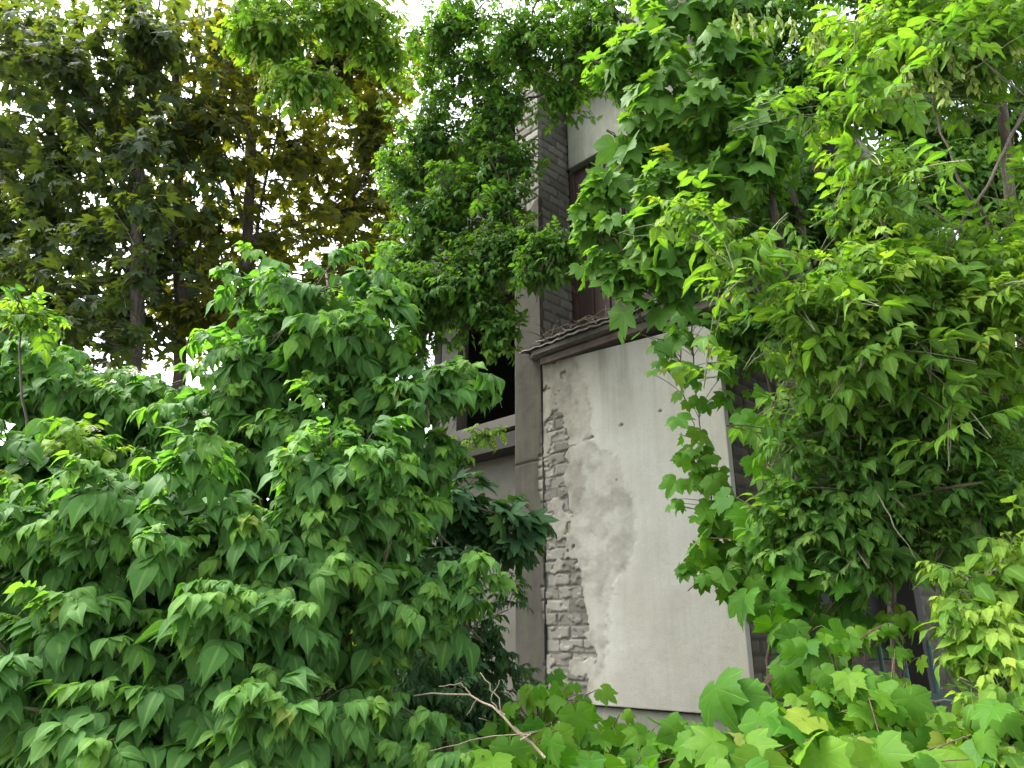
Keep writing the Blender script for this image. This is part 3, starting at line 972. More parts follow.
# ---- shrubs on the left -------------------------------------------------
p = Plant('shrub', 'broad leafy shrub with drooping compound leaves filling the lower left corner', 'shrub', at(150, 760, 3.2) * [1, 1, 0], 'shrub', 'bark_dark', trunkname='stems')
for q in ((60, 560, 3.2), (170, 520, 3.1), (270, 560, 3.0), (330, 640, 3.0)):
    p.stem([p.base + rng.normal(0, .08, 3) * [1, 1, 0], (p.base + at(*q)) / 2 + rng.normal(0, .1, 3), at(*q)], .022, .008)
for c, rr, n in (((60, 560, 3.0), (110, 90, .45), 30), ((190, 520, 2.9), (110, 80, .45), 34), ((300, 560, 2.9), (80, 80, .4), 26), ((90, 680, 2.7), (120, 90, .45), 30),
                 ((230, 660, 2.7), (110, 90, .4), 32), ((120, 740, 2.5), (100, 50, .3), 14), ((290, 730, 2.6), (70, 60, .3), 18), ((340, 470, 3.0), (70, 60, .3), 16), ((30, 470, 3.2), (70, 60, .3), 14),
                 ((-60, 640, 2.8), (80, 160, .4), 16)):
    p.clump(c, rr, int(n * 1.35), 'shrub', .235, 3, .30, limb=.012, outw=OUTC, droop=14)
for c, rr, n in (((440, 590, 3.0), (70, 35, .2), 9), ((370, 610, 3.0), (60, 50, .3), 9), ((345, 520, 3.0), (60, 50, .3), 10)):
    p.clump(c, rr, n, 'shrub', .22, 3, .28, limb=.010, outw=OUTC + [.4, 0, 0], droop=14)
for c, rr in (((150, 600, 3.5), (200, 170, .3)), ((300, 640, 3.5), (110, 120, .3)), ((60, 700, 3.2), (120, 90, .3))):
    p.fill(c, rr, 150, 'shrub', .24)
p.build()

p = Plant('shrub', 'tall leafy shrub with upright shoots and pale bright tips in front of the dark trees', 'shrub', at(310, 700, 3.9) * [1, 1, 0], 'shrub', 'bark_dark', trunkname='stems')
for q in ((290, 280, 3.8), (330, 270, 3.8), (240, 330, 3.8), (390, 380, 3.7), (330, 400, 3.8)):
    p.stem([p.base + rng.normal(0, .08, 3) * [1, 1, 0], (p.base + at(*q)) / 2 + rng.normal(0, .1, 3), at(*q)], .024, .007)
for c, rr, n in (((300, 300, 3.6), (85, 60, .35), 13), ((260, 360, 3.6), (60, 60, .35), 14), ((340, 350, 3.6), (60, 70, .35), 18), ((310, 440, 3.6), (100, 60, .4), 24), ((230, 420, 3.7), (60, 50, .35), 12),
                 ((375, 300, 3.7), (40, 50, .3), 10), ((390, 500, 3.6), (60, 60, .3), 14)):
    p.clump(c, rr, n, 'shrub', .27, 3, .34, limb=.012, outw=OUTC, droop=20, tipyoung=.8)
for c, rr, n in (((425, 390, 3.5), (55, 34, .2), 12), ((430, 450, 3.6), (40, 30, .2), 7), ((470, 378, 3.45), (26, 18, .15), 5)):
    p.clump(c, rr, n, 'shrub', .23, 3, .28, limb=.010, outw=OUTC + [.5, 0, 0], droop=16, tipyoung=.9)
p.fill((320, 420, 4.0), (110, 120, .3), 240, 'shrub', .26)
p.build()

p = Plant('shrub', 'shaded blue-green shrub below the maple trunks at the left edge', 'shrub', at(80, 700, 4.4) * [1, 1, 0], 'shrub', 'bark_dark', trunkname='stems')
for q in ((40, 370, 4.4), (110, 360, 4.4), (190, 400, 4.4)):
    p.stem([p.base + rng.normal(0, .08, 3) * [1, 1, 0], (p.base + at(*q)) / 2 + rng.normal(0, .1, 3), at(*q)], .024, .007)
for c, rr, n in (((60, 380, 4.2), (80, 50, .4), 24), ((150, 400, 4.2), (80, 45, .4), 24), ((60, 450, 4.1), (90, 50, .4), 22), ((190, 440, 4.1), (60, 40, .4), 14), ((-10, 350, 4.3), (50, 70, .4), 12)):
    p.clump(c, rr, n, 'shrub', .28, 3, .34, limb=.012, outw=OUTC, droop=22, tipyoung=.4)
p.fill((110, 440, 4.6), (150, 70, .3), 160, 'shrub', .28)
for q in ((92, 428), (104, 440), (84, 440), (203, 414), (135, 372)):
    p.flowers.append((at(*q, 3.75), .06))
p.build()

p = Plant('shrub', 'small bright yellow-green shoot bush at the far left above the broad shrub', 'shrub', at(20, 760, 3.6) * [1, 1, 0], 'boxelder', 'bark_dark', trunkname='stems')
p.stem([p.base, at(20, 600, 3.6), at(25, 330, 3.6)], .014, .005)
for c, rr, n in (((25, 315, 3.55), (30, 18, .15), 6), ((15, 480, 3.1), (40, 30, .2), 9), ((80, 440, 3.2), (35, 20, .2), 5)):
    p.clump(c, rr, n, 'boxelder', .2, 3, .2, limb=.008, outw=OUTC, droop=10, yng=.5)
p.build()

p = Plant('seedling', 'low leafy seedling at the bottom beside the dead sticks', 'plant', at(400, 768, 2.9) * [1, 1, 0], 'shrub', 'bark_dark', trunkname='stems')
for q in ((380, 720, 2.9), (420, 710, 2.9), (445, 745, 2.9)):
    p.stem([p.base + rng.normal(0, .04, 3) * [1, 1, 0], (p.base + at(*q)) / 2, at(*q)], .010, .004)
for c, rr, n in (((380, 735, 2.8), (50, 40, .2), 12), ((420, 730, 2.8), (45, 40, .2), 11), ((455, 765, 2.7), (35, 25, .2), 6)):
    p.clump(c, rr, n, 'shrub5', .17, 3, .18, outw=OUTC, droop=12)
p.build()

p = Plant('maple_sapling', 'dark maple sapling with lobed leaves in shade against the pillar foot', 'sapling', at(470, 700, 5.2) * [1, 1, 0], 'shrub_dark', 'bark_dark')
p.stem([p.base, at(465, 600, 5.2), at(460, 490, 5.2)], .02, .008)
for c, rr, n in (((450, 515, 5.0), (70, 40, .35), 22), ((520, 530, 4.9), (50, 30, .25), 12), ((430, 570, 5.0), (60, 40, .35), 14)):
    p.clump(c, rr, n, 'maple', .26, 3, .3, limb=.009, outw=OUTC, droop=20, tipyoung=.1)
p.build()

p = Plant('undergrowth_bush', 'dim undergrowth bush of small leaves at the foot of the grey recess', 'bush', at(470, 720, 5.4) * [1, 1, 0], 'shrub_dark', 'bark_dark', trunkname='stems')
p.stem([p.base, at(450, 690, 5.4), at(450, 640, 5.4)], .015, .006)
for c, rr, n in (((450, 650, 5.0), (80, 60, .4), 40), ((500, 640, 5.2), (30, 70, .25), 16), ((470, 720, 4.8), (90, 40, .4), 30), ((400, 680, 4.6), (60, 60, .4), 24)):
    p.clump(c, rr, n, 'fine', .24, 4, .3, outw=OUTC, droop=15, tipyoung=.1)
p.build()

# ---- maples behind, left ------------------------------------------------
def maple(px, pyb, Y, r, clumps, label, top=-60, lean=0, mat='maple', dense=1.):
    b = at(px, pyb, Y)
    base = np.array([b[0] - .1, b[1], 0.])
    p = Plant('maple_tree', label, 'tree', base, mat, 'bark_dark', 'bark_dark', 'maple trees behind the shrubs on the left')
    t = at(px + lean, top, Y)
    p.stem([base, b, at(px + lean * .5, (pyb + top) / 2, Y), t], r, r * .45, amp=.02, sides=12)
    for k, dx in enumerate((26, -30, 16)):
        y0 = pyb - 60 - 70 * k
        p.stem([at(px + lean * .3, y0, Y), at(px + dx * .6, y0 - 70, Y + .1), at(px + dx * 1.6, y0 - 190, Y + .3)], r * .4, r * .12, amp=.02, sides=7)
    for c, rr, n in clumps:
        p.clump((c[0], c[1], c[2] - .35), (rr[0] * 1.2, rr[1] * 1.2, rr[2] * .5), int(n * .4), 'maple', .25, 3, .5, limb=None, droop=14, tipyoung=.25, pj=14, upb=.1, yng=.2, shell=.0)
        p.clump((c[0], c[1], c[2] + (.75 if c[1] > 130 else -.2)), (rr[0] * 1.45, rr[1] * 1.5, rr[2] * .9), int(n * dense * 1.9), 'maple', .25, 3, .5, limb=.02, droop=14, tipyoung=.25, pj=14, upb=.1, yng=.2, shell=.0)
        p.fill((c[0], c[1], c[2] + .8), (rr[0] * 1.6, rr[1] * 1.8, rr[2] * .8), int(n * 4.2), 'maple', .25, 14, .3)
    return p.build()

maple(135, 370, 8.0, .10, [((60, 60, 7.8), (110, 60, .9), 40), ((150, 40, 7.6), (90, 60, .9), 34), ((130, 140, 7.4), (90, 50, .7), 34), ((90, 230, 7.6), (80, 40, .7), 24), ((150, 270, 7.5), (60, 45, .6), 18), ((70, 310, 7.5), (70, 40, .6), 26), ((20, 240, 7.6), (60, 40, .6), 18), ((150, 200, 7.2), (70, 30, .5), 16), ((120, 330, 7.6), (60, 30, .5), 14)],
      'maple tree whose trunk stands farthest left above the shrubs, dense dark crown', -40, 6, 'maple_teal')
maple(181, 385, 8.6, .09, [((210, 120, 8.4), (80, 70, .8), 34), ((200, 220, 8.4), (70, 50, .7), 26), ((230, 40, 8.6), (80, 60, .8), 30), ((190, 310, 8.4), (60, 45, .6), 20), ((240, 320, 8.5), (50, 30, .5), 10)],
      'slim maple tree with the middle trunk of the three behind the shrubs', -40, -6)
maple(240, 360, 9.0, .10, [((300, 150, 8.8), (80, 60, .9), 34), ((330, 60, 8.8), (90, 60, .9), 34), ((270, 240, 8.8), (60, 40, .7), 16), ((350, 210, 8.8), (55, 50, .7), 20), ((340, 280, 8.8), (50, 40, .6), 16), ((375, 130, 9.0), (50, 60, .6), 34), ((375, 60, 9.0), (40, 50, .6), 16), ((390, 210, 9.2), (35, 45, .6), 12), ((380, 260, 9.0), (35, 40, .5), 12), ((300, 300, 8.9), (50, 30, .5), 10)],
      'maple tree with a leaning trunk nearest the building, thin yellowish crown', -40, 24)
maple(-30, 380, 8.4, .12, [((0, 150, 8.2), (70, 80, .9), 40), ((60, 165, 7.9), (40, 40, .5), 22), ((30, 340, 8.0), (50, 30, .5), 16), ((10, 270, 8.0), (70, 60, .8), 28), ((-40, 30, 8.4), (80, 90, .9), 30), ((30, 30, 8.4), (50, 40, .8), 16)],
      'maple tree at the left edge of the photo with only its crown in view', -40, 0, 'maple_teal')

# ---- box elder between maples and building ------------------------------
p = Plant('box_elder_tree', 'slender box elder with feathery mid green foliage in front of the pillar', 'tree', at(415, 640, 6.0) * [1, 1, 0], 'boxelder_mid', 'bark_dark', 'bark_dark')
p.dens = 1.5
p.stem([p.base, at(410, 450, 5.95), at(425, 330, 5.9), at(418, 230, 5.8), at(435, 60, 5.7)], .03, .012)
for c, rr, n in (((440, 220, 5.6), (60, 50, .4), 44), ((480, 180, 5.5), (45, 40, .3), 26), ((420, 300, 5.5), (60, 50, .4), 42), ((470, 290, 5.4), (45, 45, .3), 36), ((400, 180, 5.8), (30, 40, .3), 14),
                 ((500, 250, 5.3), (40, 35, .25), 24), ((530, 245, 5.2), (30, 22, .2), 14), ((505, 200, 5.3), (30, 30, .2), 12), ((560, 250, 5.0), (35, 20, .2), 13), ((540, 268, 5.1), (34, 18, .2), 10), ((515, 160, 5.3), (25, 25, .2), 8), ((500, 330, 5.4), (20, 30, .2), 9), ((440, 130, 5.7), (50, 40, .4), 30), ((485, 150, 5.5), (30, 40, .3), 20), ((500, 110, 5.4), (30, 25, .25), 12), ((400, 260, 5.7), (25, 40, .3), 12), ((480, 70, 5.6), (60, 50, .4), 32), ((395, 350, 5.6), (35, 50, .3), 22)):
    p.clump(c, (rr[0] * 1.15, rr[1] * 1.15, rr[2]), n, 'boxelder', .21, 4, .36, limb=.012, outw=OUTC * .7, droop=20, tipyoung=.4, pj=22)
p.dens = 1.
for c, rr, n in (((450, 448, 5.0), (22, 12, .1), 5), ((490, 432, 5.0), (22, 10, .1), 5)):
    p.clump(c, rr, n, 'fine', .17, 3, .2, limb=.006, outw=OUTC, droop=20, yng=1., tipyoung=1.)
p.build()

# ---- overhanging boughs at the top --------------------------------------
p = Plant('box_elder_tree', 'box elder bough hanging light green leaves and seed keys into the top left', 'tree', np.array([-6.5, 4.6, 0]), 'boxelder', 'bark', 'twig')
p.dens = 1.6
p.stem([p.base, np.array([-6.4, 4.6, 4.0]), np.array([-5.3, 4.6, 7.2]), at(120, -170, 4.6), at(280, -40, 4.6), at(360, 0, 4.6)], .12, .02)
for c, rr, n in (((270, 30, 4.5), (65, 40, .35), 34), ((350, 20, 4.6), (60, 35, .35), 28), ((300, -30, 4.6), (110, 30, .4), 26), ((380, 50, 4.7), (30, 40, .3), 8), ((310, 80, 4.5), (60, 30, .3), 14)):
    p.clump(c, rr, n, 'boxelder', .24, 3, .3, limb=.014, outw=[0, -.5, -.2], droop=30, yng=.35)
for q in ((262, 72), (275, 66), (290, 82), (300, 70), (318, 84), (332, 66), (382, 90), (255, 50)):
    p.seeds.append((at(*q, 4.4), .16))
p.build()

p = Plant('box_elder_tree', 'box elder crown crossing the top centre above the brick pillar', 'tree', at(840, 640, 4.75) * [1, 1, 0], 'boxelder', 'bark', 'bark_dark')
p.dens = .85
p.stem([p.base, at(835, 420, 4.7), at(790, 180, 4.7), at(655, 45, 4.7), at(605, 5, 4.9), at(520, -10, 5.0)], .045, .018)
for c, rr, n in (((520, 40, 5.0), (60, 40, .4), 40), ((590, 30, 4.8), (60, 40, .35), 34), ((560, 95, 5.2), (50, 30, .25), 20), ((460, 20, 5.2), (50, 30, .35), 20), ((530, -30, 5.0), (150, 30, .5), 40), ((600, 10, 4.9), (60, 24, .3), 20), ((450, 30, 5.2), (60, 40, .4), 20), ((490, 110, 5.6), (40, 40, .3), 16), ((560, 60, 5.0), (60, 30, .3), 20), ((430, 60, 5.4), (30, 40, .3), 10)):
    p.clump(c, (rr[0] * 1.2, rr[1] * 1.3, rr[2]), n, 'boxelder', .2, 4, .4, limb=.012, outw=OUTC * .6, droop=25, tipyoung=.4, pj=22)
p.build()

# ---- broad leaved maple over the loggia ---------------------------------
p = Plant('broadleaf_maple', 'bright maple with broad lobed leaves hanging over the upper opening', 'tree', at(800, 700, 4.6) * [1, 1, 0], 'maple_green', 'bark_dark', 'twig')
p.dens = 1.3
p.stem([p.base, at(800, 420, 4.5), at(770, 180, 4.4), at(700, -40, 4.2)], .05, .02)
for c, rr, n in (((690, 110, 3.9), (70, 50, .35), 26), ((640, 60, 4.0), (60, 40, .35), 20), ((740, 60, 3.9), (60, 50, .35), 20), ((680, 190, 3.9), (60, 45, .3), 22), ((750, 150, 3.8), (50, 60, .3), 20),
                 ((650, 225, 3.9), (45, 30, .25), 12), ((612, 262, 4.0), (24, 12, .12), 4), ((700, 250, 3.9), (45, 34, .25), 14), ((625, 272, 4.0), (20, 9, .12), 3), ((700, 10, 4.0), (90, 40, .4), 20), ((600, 190, 4.0), (25, 25, .15), 5), ((592, 225, 4.1), (24, 14, .12), 4), ((640, 150, 4.0), (22, 30, .15), 6), ((625, 85, 4.1), (26, 20, .2), 5), ((672, 275, 3.9), (28, 16, .15), 5)):
    p.clump(c, rr, n, 'maple' if rng.random() < .35 else 'grape', .245, 3, .3, limb=.010, outw=OUTC * 1.3, droop=36, tipyoung=.3)
p.fill((720, 140, 4.5), (95, 110, .3), 200, 'maple', .22)
p.build()

# ---- grapevine hanging on the plaster ------------------------------------
p = Plant('grapevine', 'grapevine trailing down the right side of the pale plaster wall', 'vine', at(790, 640, 4.6) * [1, 1, 0], 'grape', 'vine_stem', 'vine_stem', trunkname='vine_stem')
paths = [[p.base, at(785, 560, 4.6), at(770, 380, 4.5), at(700, 270, 4.6)],
         [at(690, 270, 4.75), at(692, 350, 4.75), at(700, 430, 4.7), at(712, 500, 4.65), at(735, 580, 4.6)],
         [at(672, 290, 4.85), at(680, 340, 4.85), at(684, 400, 4.8), at(700, 450, 4.7)],
         [at(740, 600, 4.5), at(715, 560, 4.62), at(690, 590, 4.7)]]
for i, q in enumerate(paths):
    p.stem(q, .012 if i == 0 else .006, .003, sides=6, amp=.01)
def vleaf(px, py, Y, s, yng=0.):
    src = p.near(at(px, py, Y)); d = at(px, py, Y) - src
    if np.linalg.norm(d) < .5:
        e = at(px, py, Y) + [0, 0, .04]
        p.tw.add(bez(src, (src + e) / 2 + [0, 0, .03], e, 5), [.0022] * 5, 5)
    p.leaf('grape', at(px, py, Y) - np.array([0, 0, -.04]), R(-90 + rng.normal(-10, 48)), R(rng.normal(-30, 26)), R(rng.normal(0, 26)), s * rng.uniform(.55, 1.2), None, yng * rng.random())
for q, s_, n, sp in (((665, 345), .2, 9, 22), ((655, 365), .16, 5, 14), ((690, 340), .18, 8, 18), ((690, 380), .17, 9, 16), ((720, 330), .17, 16, 26), ((735, 400), .15, 8, 20), ((700, 405), .14, 6, 14), ((693, 440), .17, 10, 14), ((705, 480), .18, 14, 20), ((690, 470), .15, 6, 14),
                     ((720, 520), .18, 24, 26), ((700, 540), .16, 8, 18), ((735, 565), .18, 24, 28), ((690, 580), .13, 7, 12), ((715, 585), .12, 7, 16), ((750, 590), .19, 12, 20), ((680, 515), .12, 4, 8)):
    for _ in range(n):
        vleaf(q[0] + rng.normal(0, sp * .6), q[1] + rng.normal(0, sp * .6), 4.6 + rng.normal(0, .07), s_, .3)
p.build()

p = Plant('grapevine', 'big leaved grapevine climbing the near corner of the building above the fence', 'vine', at(790, 760, 3.6) * [1, 1, 0], 'grape', 'vine_stem', 'vine_stem', trunkname='vine_stem')
for q in ([p.base, at(775, 740, 3.6), at(765, 640, 3.6), at(770, 520, 3.7)], [p.base + [.1, 0, 0], at(800, 720, 3.5), at(812, 640, 3.5)], [p.base, at(750, 740, 3.3), at(748, 700, 3.2)]):
    p.stem(q, .012, .004, sides=6)
for q, s_, n, sp, Y in (((765, 540), .2, 30, 28, 3.7), ((800, 600), .18, 18, 26, 3.7), ((775, 620), .19, 12, 20, 3.5), ((800, 660), .2, 16, 26, 3.3), ((742, 697), .24, 3, 10, 2.9), ((825, 655), .18, 10, 20, 3.3), ((775, 490), .17, 22, 28, 3.8), ((770, 430), .15, 18, 26, 3.9), ((770, 580), .19, 12, 24, 3.6), ((845, 612), .15, 16, 24, 3.6), ((830, 590), .15, 10, 20, 3.6)):
    for _ in range(n):
        vleaf(q[0] + rng.normal(0, sp * .7), q[1] + rng.normal(0, sp * .7), Y + rng.normal(0, .1), s_, .2)
p.build()

# ---- grapevines over the fence along the bottom --------------------------
def lowvine(label, base, spots, seedn):
    global p
    p = Plant('grapevine', label, 'vine', at(*base) * [1, 1, 0], 'grape', 'vine_stem', 'vine_stem', 'vines sprawling along the bottom', trunkname='vine_stem')
    for q, s_, n, sp, Y in spots:
        p.stem([p.base + rng.normal(0, .06, 3) * [1, 1, 0], (p.base + at(*q, Y)) / 2 + rng.normal(0, .1, 3), at(*q, Y)], .009, .003, sides=6)
    for q, s_, n, sp, Y in spots:
        for _ in range(int(n * 1.25)):
            vleaf(q[0] + rng.normal(0, sp * .75), q[1] + rng.normal(0, sp * .45), Y + rng.normal(0, .14), s_ * .92, .5)
    p.build()
lowvine('low grapevine with yellow-green leaves sprawling under the plaster wall', (590, 768, 3.0),
        [((540, 735), .15, 34, 30, 3.0), ((600, 756), .15, 34, 36, 3.0), ((556, 706), .13, 14, 20, 3.2), ((660, 770), .16, 34, 36, 2.9), ((620, 780), .17, 26, 50, 2.7), ((700, 752), .15, 16, 22, 3.0), ((515, 765), .16, 16, 24, 2.8), ((650, 745), .12, 8, 30, 3.1)], 1)
lowvine('low grapevine with large pale leaves mounding below the building corner', (770, 790, 2.9),
        [((770, 745), .19, 26, 28, 2.7), ((735, 775), .2, 16, 26, 2.5), ((820, 725), .16, 28, 34, 3.0), ((850, 695), .15, 22, 26, 3.1), ((872, 640), .12, 14, 18, 3.4), ((905, 625), .11, 8, 14, 3.45), ((830, 770), .18, 30, 40, 2.7), ((835, 660), .13, 10, 20, 3.3)], 2)
lowvine('low grapevine spreading over the teal fence rail at lower right', (920, 790, 3.0),
        [((890, 735), .16, 30, 34, 2.9), ((950, 750), .16, 32, 34, 2.85), ((890, 700), .13, 12, 20, 3.1), ((880, 770), .18, 24, 36, 2.6), ((990, 755), .16, 20, 28, 2.7), ((1020, 730), .15, 18, 24, 2.7), ((900, 665), .11, 6, 16, 3.3)], 3)

# ---- box elders on the right ----------------------------------------------
p = Plant('box_elder_tree', 'yellow-green box elder with long pale shoots filling the upper right', 'tree', at(1010, 700, 3.4) * [1, 1, 0] + np.array([.3, 0, 0]), 'boxelder', 'bark', 'shoot')
p.twr = .45
p.stem([p.base, at(1030, 420, 3.4), at(1010, 200, 3.4), at(990, -60, 3.4)], .045, .02)
for path, r0 in (([(1030, 100, 3.0), (985, 190, 3.0), (930, 275, 3.0)], .010), ([(930, 330, 3.3), (888, 240, 3.0), (862, 160, 3.0), (846, 85, 3.0)], .009), ([(905, 352, 3.3), (850, 345, 3.2), (790, 300, 3.1), (690, 235, 3.1)], .009),
                 ([(1010, 400, 3.2), (940, 380, 3.1), (860, 375, 3.1)], .008), ([(1000, 300, 3.2), (940, 330, 3.1), (905, 352, 3.3)], .012), ([(1000, 240, 3.2), (960, 180, 3.1), (930, 100, 3.1)], .01)):
    p.stem([at(*q) for q in path], r0, r0 * .4, sides=7, amp=.006)
for c, rr, n in (((690, 215, 3.1), (40, 18, .15), 6), ((740, 265, 3.1), (40, 20, .2), 6), ((800, 310, 3.1), (50, 26, .25), 12), ((870, 190, 3.0), (40, 50, .25), 12), ((850, 110, 3.0), (30, 40, .2), 10), ((870, 280, 3.0), (60, 40, .3), 26),
                 ((940, 280, 3.0), (60, 50, .3), 26), ((1000, 250, 3.0), (40, 40, .3), 9), ((930, 340, 3.0), (80, 40, .3), 28), ((1000, 330, 2.9), (50, 60, .3), 22), ((830, 350, 3.1), (50, 30, .3), 14),
                 ((920, 40, 3.2), (70, 30, .3), 24), ((990, 30, 3.0), (50, 36, .3), 24), ((870, 20, 3.3), (60, 30, .3), 20), ((950, -40, 3.2), (120, 40, .4), 30), ((1090, 200, 3.0), (40, 180, .4), 22)):
    p.clump(c, (rr[0] * 1.15, rr[1] * 1.15, rr[2]), int(n * .75), 'boxelder', .225, 6, .55, limb=None, start=.05, lift=.2, upb=.05, pj=22, outw=OUTC * .5, droop=12, yng=.35, tipyoung=.8, r=.003)
for q, Y in (((750, 12), 3.4), ((765, 20), 3.4), ((778, 10), 3.4), ((812, 28), 3.3), ((820, 35), 3.3), ((955, 50), 3.0), ((968, 62), 3.0), ((980, 45), 3.0), ((940, 75), 3.0), ((915, 85), 3.1), ((735, 10), 3.4), ((790, 16), 3.4), ((945, 40), 3.0), ((990, 60), 3.0), ((930, 60), 3.0), ((905, 65), 3.1), ((880, 88), 3.1), ((1010, 30), 2.9)):
    p.seeds.append((at(*q, Y), .17))
p.build()

p = Plant('box_elder_sapling', 'dense mid green box elder sapling in front of the dark brick side wall', 'sapling', at(890, 740, 3.9) * [1, 1, 0], 'boxelder_mid', 'bark_dark', 'twig')
p.stem([p.base, at(890, 600, 3.9), at(900, 420, 3.8)], .03, .01)
for c, rr, n in (((830, 520, 3.5), (60, 50, .3), 36), ((890, 500, 3.5), (60, 50, .3), 34), ((800, 440, 3.5), (30, 30, .2), 8), ((880, 430, 3.5), (60, 40, .3), 26), ((950, 430, 3.4), (60, 50, .3), 30), ((960, 510, 3.4), (50, 50, .3), 26), ((1000, 470, 3.3), (40, 60, .3), 20),
                 ((870, 560, 3.5), (60, 28, .25), 18), ((770, 540, 3.7), (30, 30, .2), 10), ((900, 380, 3.6), (60, 30, .3), 18), ((820, 400, 3.6), (40, 30, .3), 10)):
    p.clump(c, (rr[0] * 1.2, rr[1] * 1.2, rr[2]), int(n * .65), 'boxelder', .235, 5, .45, limb=.008, start=.1, lift=.15, upb=.05, pj=22, outw=OUTC * .6, droop=12, tipyoung=.5)
p.fill((900, 470, 4.0), (120, 90, .3), 220, 'boxelder', .19)
p.build()

p = Plant('box_elder_sapling', 'pale olive box elder sapling at the lower right edge beside the fence', 'sapling', at(1010, 780, 2.9) * [1, 1, 0], 'boxelder', 'bark_dark', 'shoot')
p.stem([p.base, at(1010, 700, 2.9), at(1000, 560, 2.9)], .02, .008)
for c, rr, n in (((990, 640, 2.8), (35, 50, .2), 18), ((1010, 700, 2.7), (30, 50, .2), 16), ((980, 580, 3.0), (40, 40, .25), 16), ((1015, 560, 2.9), (30, 60, .25), 14), ((1000, 755, 2.6), (40, 25, .2), 8)):
    p.clump(c, rr, n, 'boxelder3', .17, 3, .2, limb=.006, outw=OUTC, droop=18, yng=.55)
p.build()

# ---- big dark tree behind on the right -------------------------------------
p = Plant('broad_tree', 'large shaded tree with dark boughs behind the right hand foliage', 'tree', at(1010, 640, 6.0) * [1, 1, 0], 'boxelder_mid', 'bark_dark', 'bark_dark')
p.dens = 1.7
p.stem([p.base, at(1000, 330, 5.8), at(960, 180, 5.6), at(900, 60, 5.4)], .14, .06)
p.stem([at(965, 190, 5.6), at(990, 100, 5.5), at(1040, 20, 5.4)], .08, .04)
p.stem([at(985, 260, 5.7), at(900, 230, 5.4), at(820, 200, 5.2)], .06, .02)
for c, rr, n in (((820, 200, 5.0), (70, 60, .5), 46), ((760, 240, 4.8), (50, 60, .4), 34), ((880, 250, 5.0), (70, 60, .5), 44), ((820, 90, 5.0), (70, 60, .5), 44), ((760, 330, 4.6), (40, 40, .3), 26), ((960, 300, 5.0), (80, 60, .5), 40),
                 ((900, 20, 5.2), (90, 50, .5), 44), ((980, 120, 5.2), (70, 50, .4), 22), ((920, 150, 5.2), (60, 50, .4), 30), ((960, 190, 4.9), (50, 40, .3), 34), ((1005, 190, 4.9), (40, 40, .3), 26), ((900, 100, 5.0), (50, 40, .3), 24), ((810, 60, 5.0), (40, 60, .3), 24), ((1040, 100, 5.0), (60, 90, .5), 26), ((800, -20, 5.2), (120, 40, .5), 36), ((1030, 240, 5.0), (60, 80, .5), 26), ((1000, 20, 5.0), (70, 50, .5), 28), ((760, 20, 5.0), (60, 50, .5), 26), ((860, 340, 4.8), (80, 40, .4), 40), ((980, 400, 4.8), (70, 60, .4), 34), ((1000, 520, 4.6), (60, 60, .4), 26)):
    p.clump(c, rr, n, 'boxelder', .26, 3, .32, limb=.016, outw=OUTC, droop=22, tipyoung=.2)
p.build()

# ---- dead sticks, debris, fence, rope --------------------------------------
def sticks(name, label, cat, paths, mat, rs=1.):
    t = Tubes()
    for q, r in paths:
        P = np.array([x if isinstance(x, np.ndarray) else at(*x) for x in q])
        n = 10
        tt = np.linspace(0, len(P) - 1, n)
        i = np.minimum(tt.astype(int), len(P) - 2); f = (tt - i)[:, None]
        t.add(wob(P[i] * (1 - f) + P[i + 1] * f, min(r * .8, .004)), np.linspace(r, r * .5, n) * rs, 6)
    me = t.mesh(name)
    return tag(link(name, me, M[mat]), label, cat)

sticks('dead_branch', 'bare pale dead branch with forked twigs lying beside the pillar foot', 'branch',
       [([(545, 758, 2.5), (505, 715, 2.5), (470, 694, 2.6), (412, 695, 2.7)], .009), ([(505, 715, 2.5), (492, 690, 2.5), (480, 672, 2.5)], .005), ([(470, 694, 2.6), (462, 685, 2.6), (437, 685, 2.6)], .005),
        ([(530, 735, 2.4), (500, 725, 3.45), (478, 718, 2.5)], .006), ([(500, 712, 2.5), (490, 700, 2.5), (500, 680, 2.5)], .004), ([(478, 698, 2.6), (470, 710, 2.6), (468, 716, 2.6)], .004),
        ([(520, 740, 2.4), (540, 730, 2.4), (470, 740, 2.3), (430, 752, 2.2)], .004)], 'dry', .5)
db = []
for _ in range(55):
    a = ax1 + rng.uniform(-.5, .85) * (ax0 - ax1); b = rng.uniform(-.16, -.02)
    q = loc(a, b, ZTL + .16 + rng.uniform(0, .04))
    d = nrm(AX * rng.normal(0, 1) + BX * rng.normal(-.1, .3) + UP * rng.uniform(-.35, .6)) * rng.uniform(.1, .4)
    db.append(([q - d * .3, q + d * .3 + UP * .04, q + d * .7], rng.uniform(.002, .006)))
sticks('dry_stems', 'tangle of dry brown vine stems lying on the ledge over the plaster wall', 'dry stems', db, 'dry')

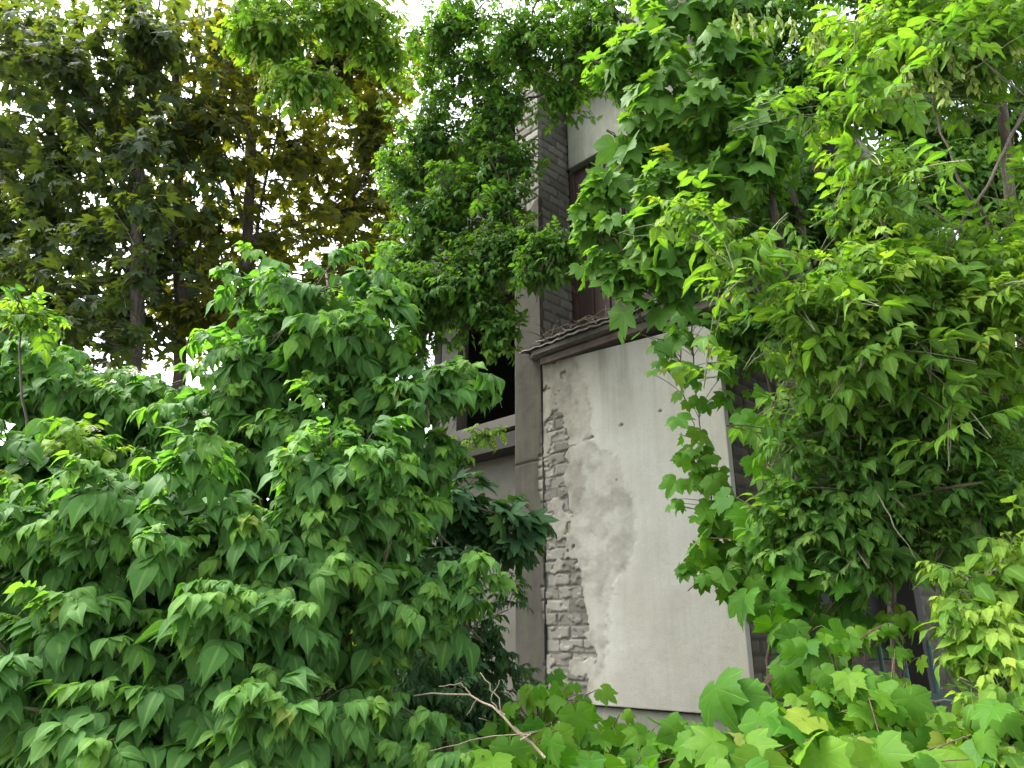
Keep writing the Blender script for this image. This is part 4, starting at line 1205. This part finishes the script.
fn = empty('metal_fence', at(930, 700, 3.5) * [1, 1, 0], 'teal painted metal bar fence half buried in vines at lower right', 'fence')
fd = nrm(np.array([.98, -.12, 0]))
fc = at(935, 698, 3.5); zr_ = fc[2]
for k in range(-2, 6):
    q = fc + fd * (k * .105 + .02)
    h = zr_ + .20 + (.0 if k % 2 else .04)
    t = Tubes(); lean = rng.normal(0, .006, 2)
    t.add([[q[0], q[1], .0], [q[0] + lean[0], q[1], h * .5], [q[0] + lean[0] * 2, q[1] + lean[1], h - .03], [q[0] + lean[0] * 2, q[1] + lean[1], h]], [.011, .011, .011, .003], 8)
    link('bar', t.mesh('bar'), M['teal'], fn)
for z in (zr_, .35):
    a, b = fc - fd * .26 - fd[[1, 0, 2]] * 0, fc + fd * .62
    c = []
    for zz in (z - .02, z + .02):
        for (e, s_) in ((a, -1), (b, -1), (b, 1), (a, 1)):
            c.append([e[0], e[1] + .0 + s_ * .006 - .019, zz])
    link('rail', box_mesh('rail', c, .002), M['teal'], fn)
sticks('rope', 'thin beige rope strung along in front of the teal fence', 'rope', [([(900, 694, 3.35), (925, 699, 3.35), (955, 702, 3.35), (992, 699, 3.35)], .006)], 'rope')
sticks('hanging_tendril', 'long pale dry tendril dangling in front of the brick side wall', 'tendril', [([(858, 345, 3.3), (861, 400, 3.3), (860, 450, 3.3)], .0035), ], 'shoot')
sticks('bare_stem', 'bare thin stem slanting across the dark brick beside the plaster wall', 'stem', [([(735, 412, 4.4), (755, 450, 4.3), (775, 470, 4.2)], .005)], 'dry')
sticks('bare_stem', 'pale arching stem over the sapling near the dark window', 'stem', [([(875, 490, 3.15), (897, 530, 3.15), (918, 562, 3.15)], .004)], 'shoot')

# ---- far green wood beyond the clearing ---------------------------------------
n = 7000
fx = rng.uniform(-34, 34, n); fy = rng.uniform(16, 27, n)
fh = 2.2 + 2.6 * fbm(fx * .35 + 40, fy * 0 + 3, 4, 17)
fz = fh * rng.random(n) ** .6
VV, QQ, TT, LF, UV, o = [], [], [], [], [], 0
for V, Q, T, lf, uv in instances('maple', np.stack([fx, fy, fz], 1), rng.uniform(0, 6.28, n), rng.normal(-.4, .3, n), rng.normal(0, .4, n), rng.uniform(.4, .75, n), rng.random(n), rng.random(n) * .3):
    VV.append(V); QQ.append(Q + o); TT.append(T + o); LF.append(lf); UV.append(uv); o += len(V)
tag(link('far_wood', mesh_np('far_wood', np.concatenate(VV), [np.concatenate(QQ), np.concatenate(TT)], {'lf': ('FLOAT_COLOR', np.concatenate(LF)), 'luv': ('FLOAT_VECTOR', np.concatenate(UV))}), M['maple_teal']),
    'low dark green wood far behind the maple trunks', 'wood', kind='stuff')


# ------------------------------------------------------------------ render settings
S.view_settings.view_transform = 'Standard'
S.view_settings.look = 'None'
S.view_settings.gamma = 1
S.view_settings.exposure = 2.62
S.view_settings.use_curve_mapping = False
S.render.engine = 'CYCLES'
S.cycles.max_bounces = 12
S.cycles.diffuse_bounces = 6
S.cycles.glossy_bounces = 2
S.cycles.transmission_bounces = 8
S.cycles.use_denoising = True
S.cycles.sample_clamp_indirect = 8
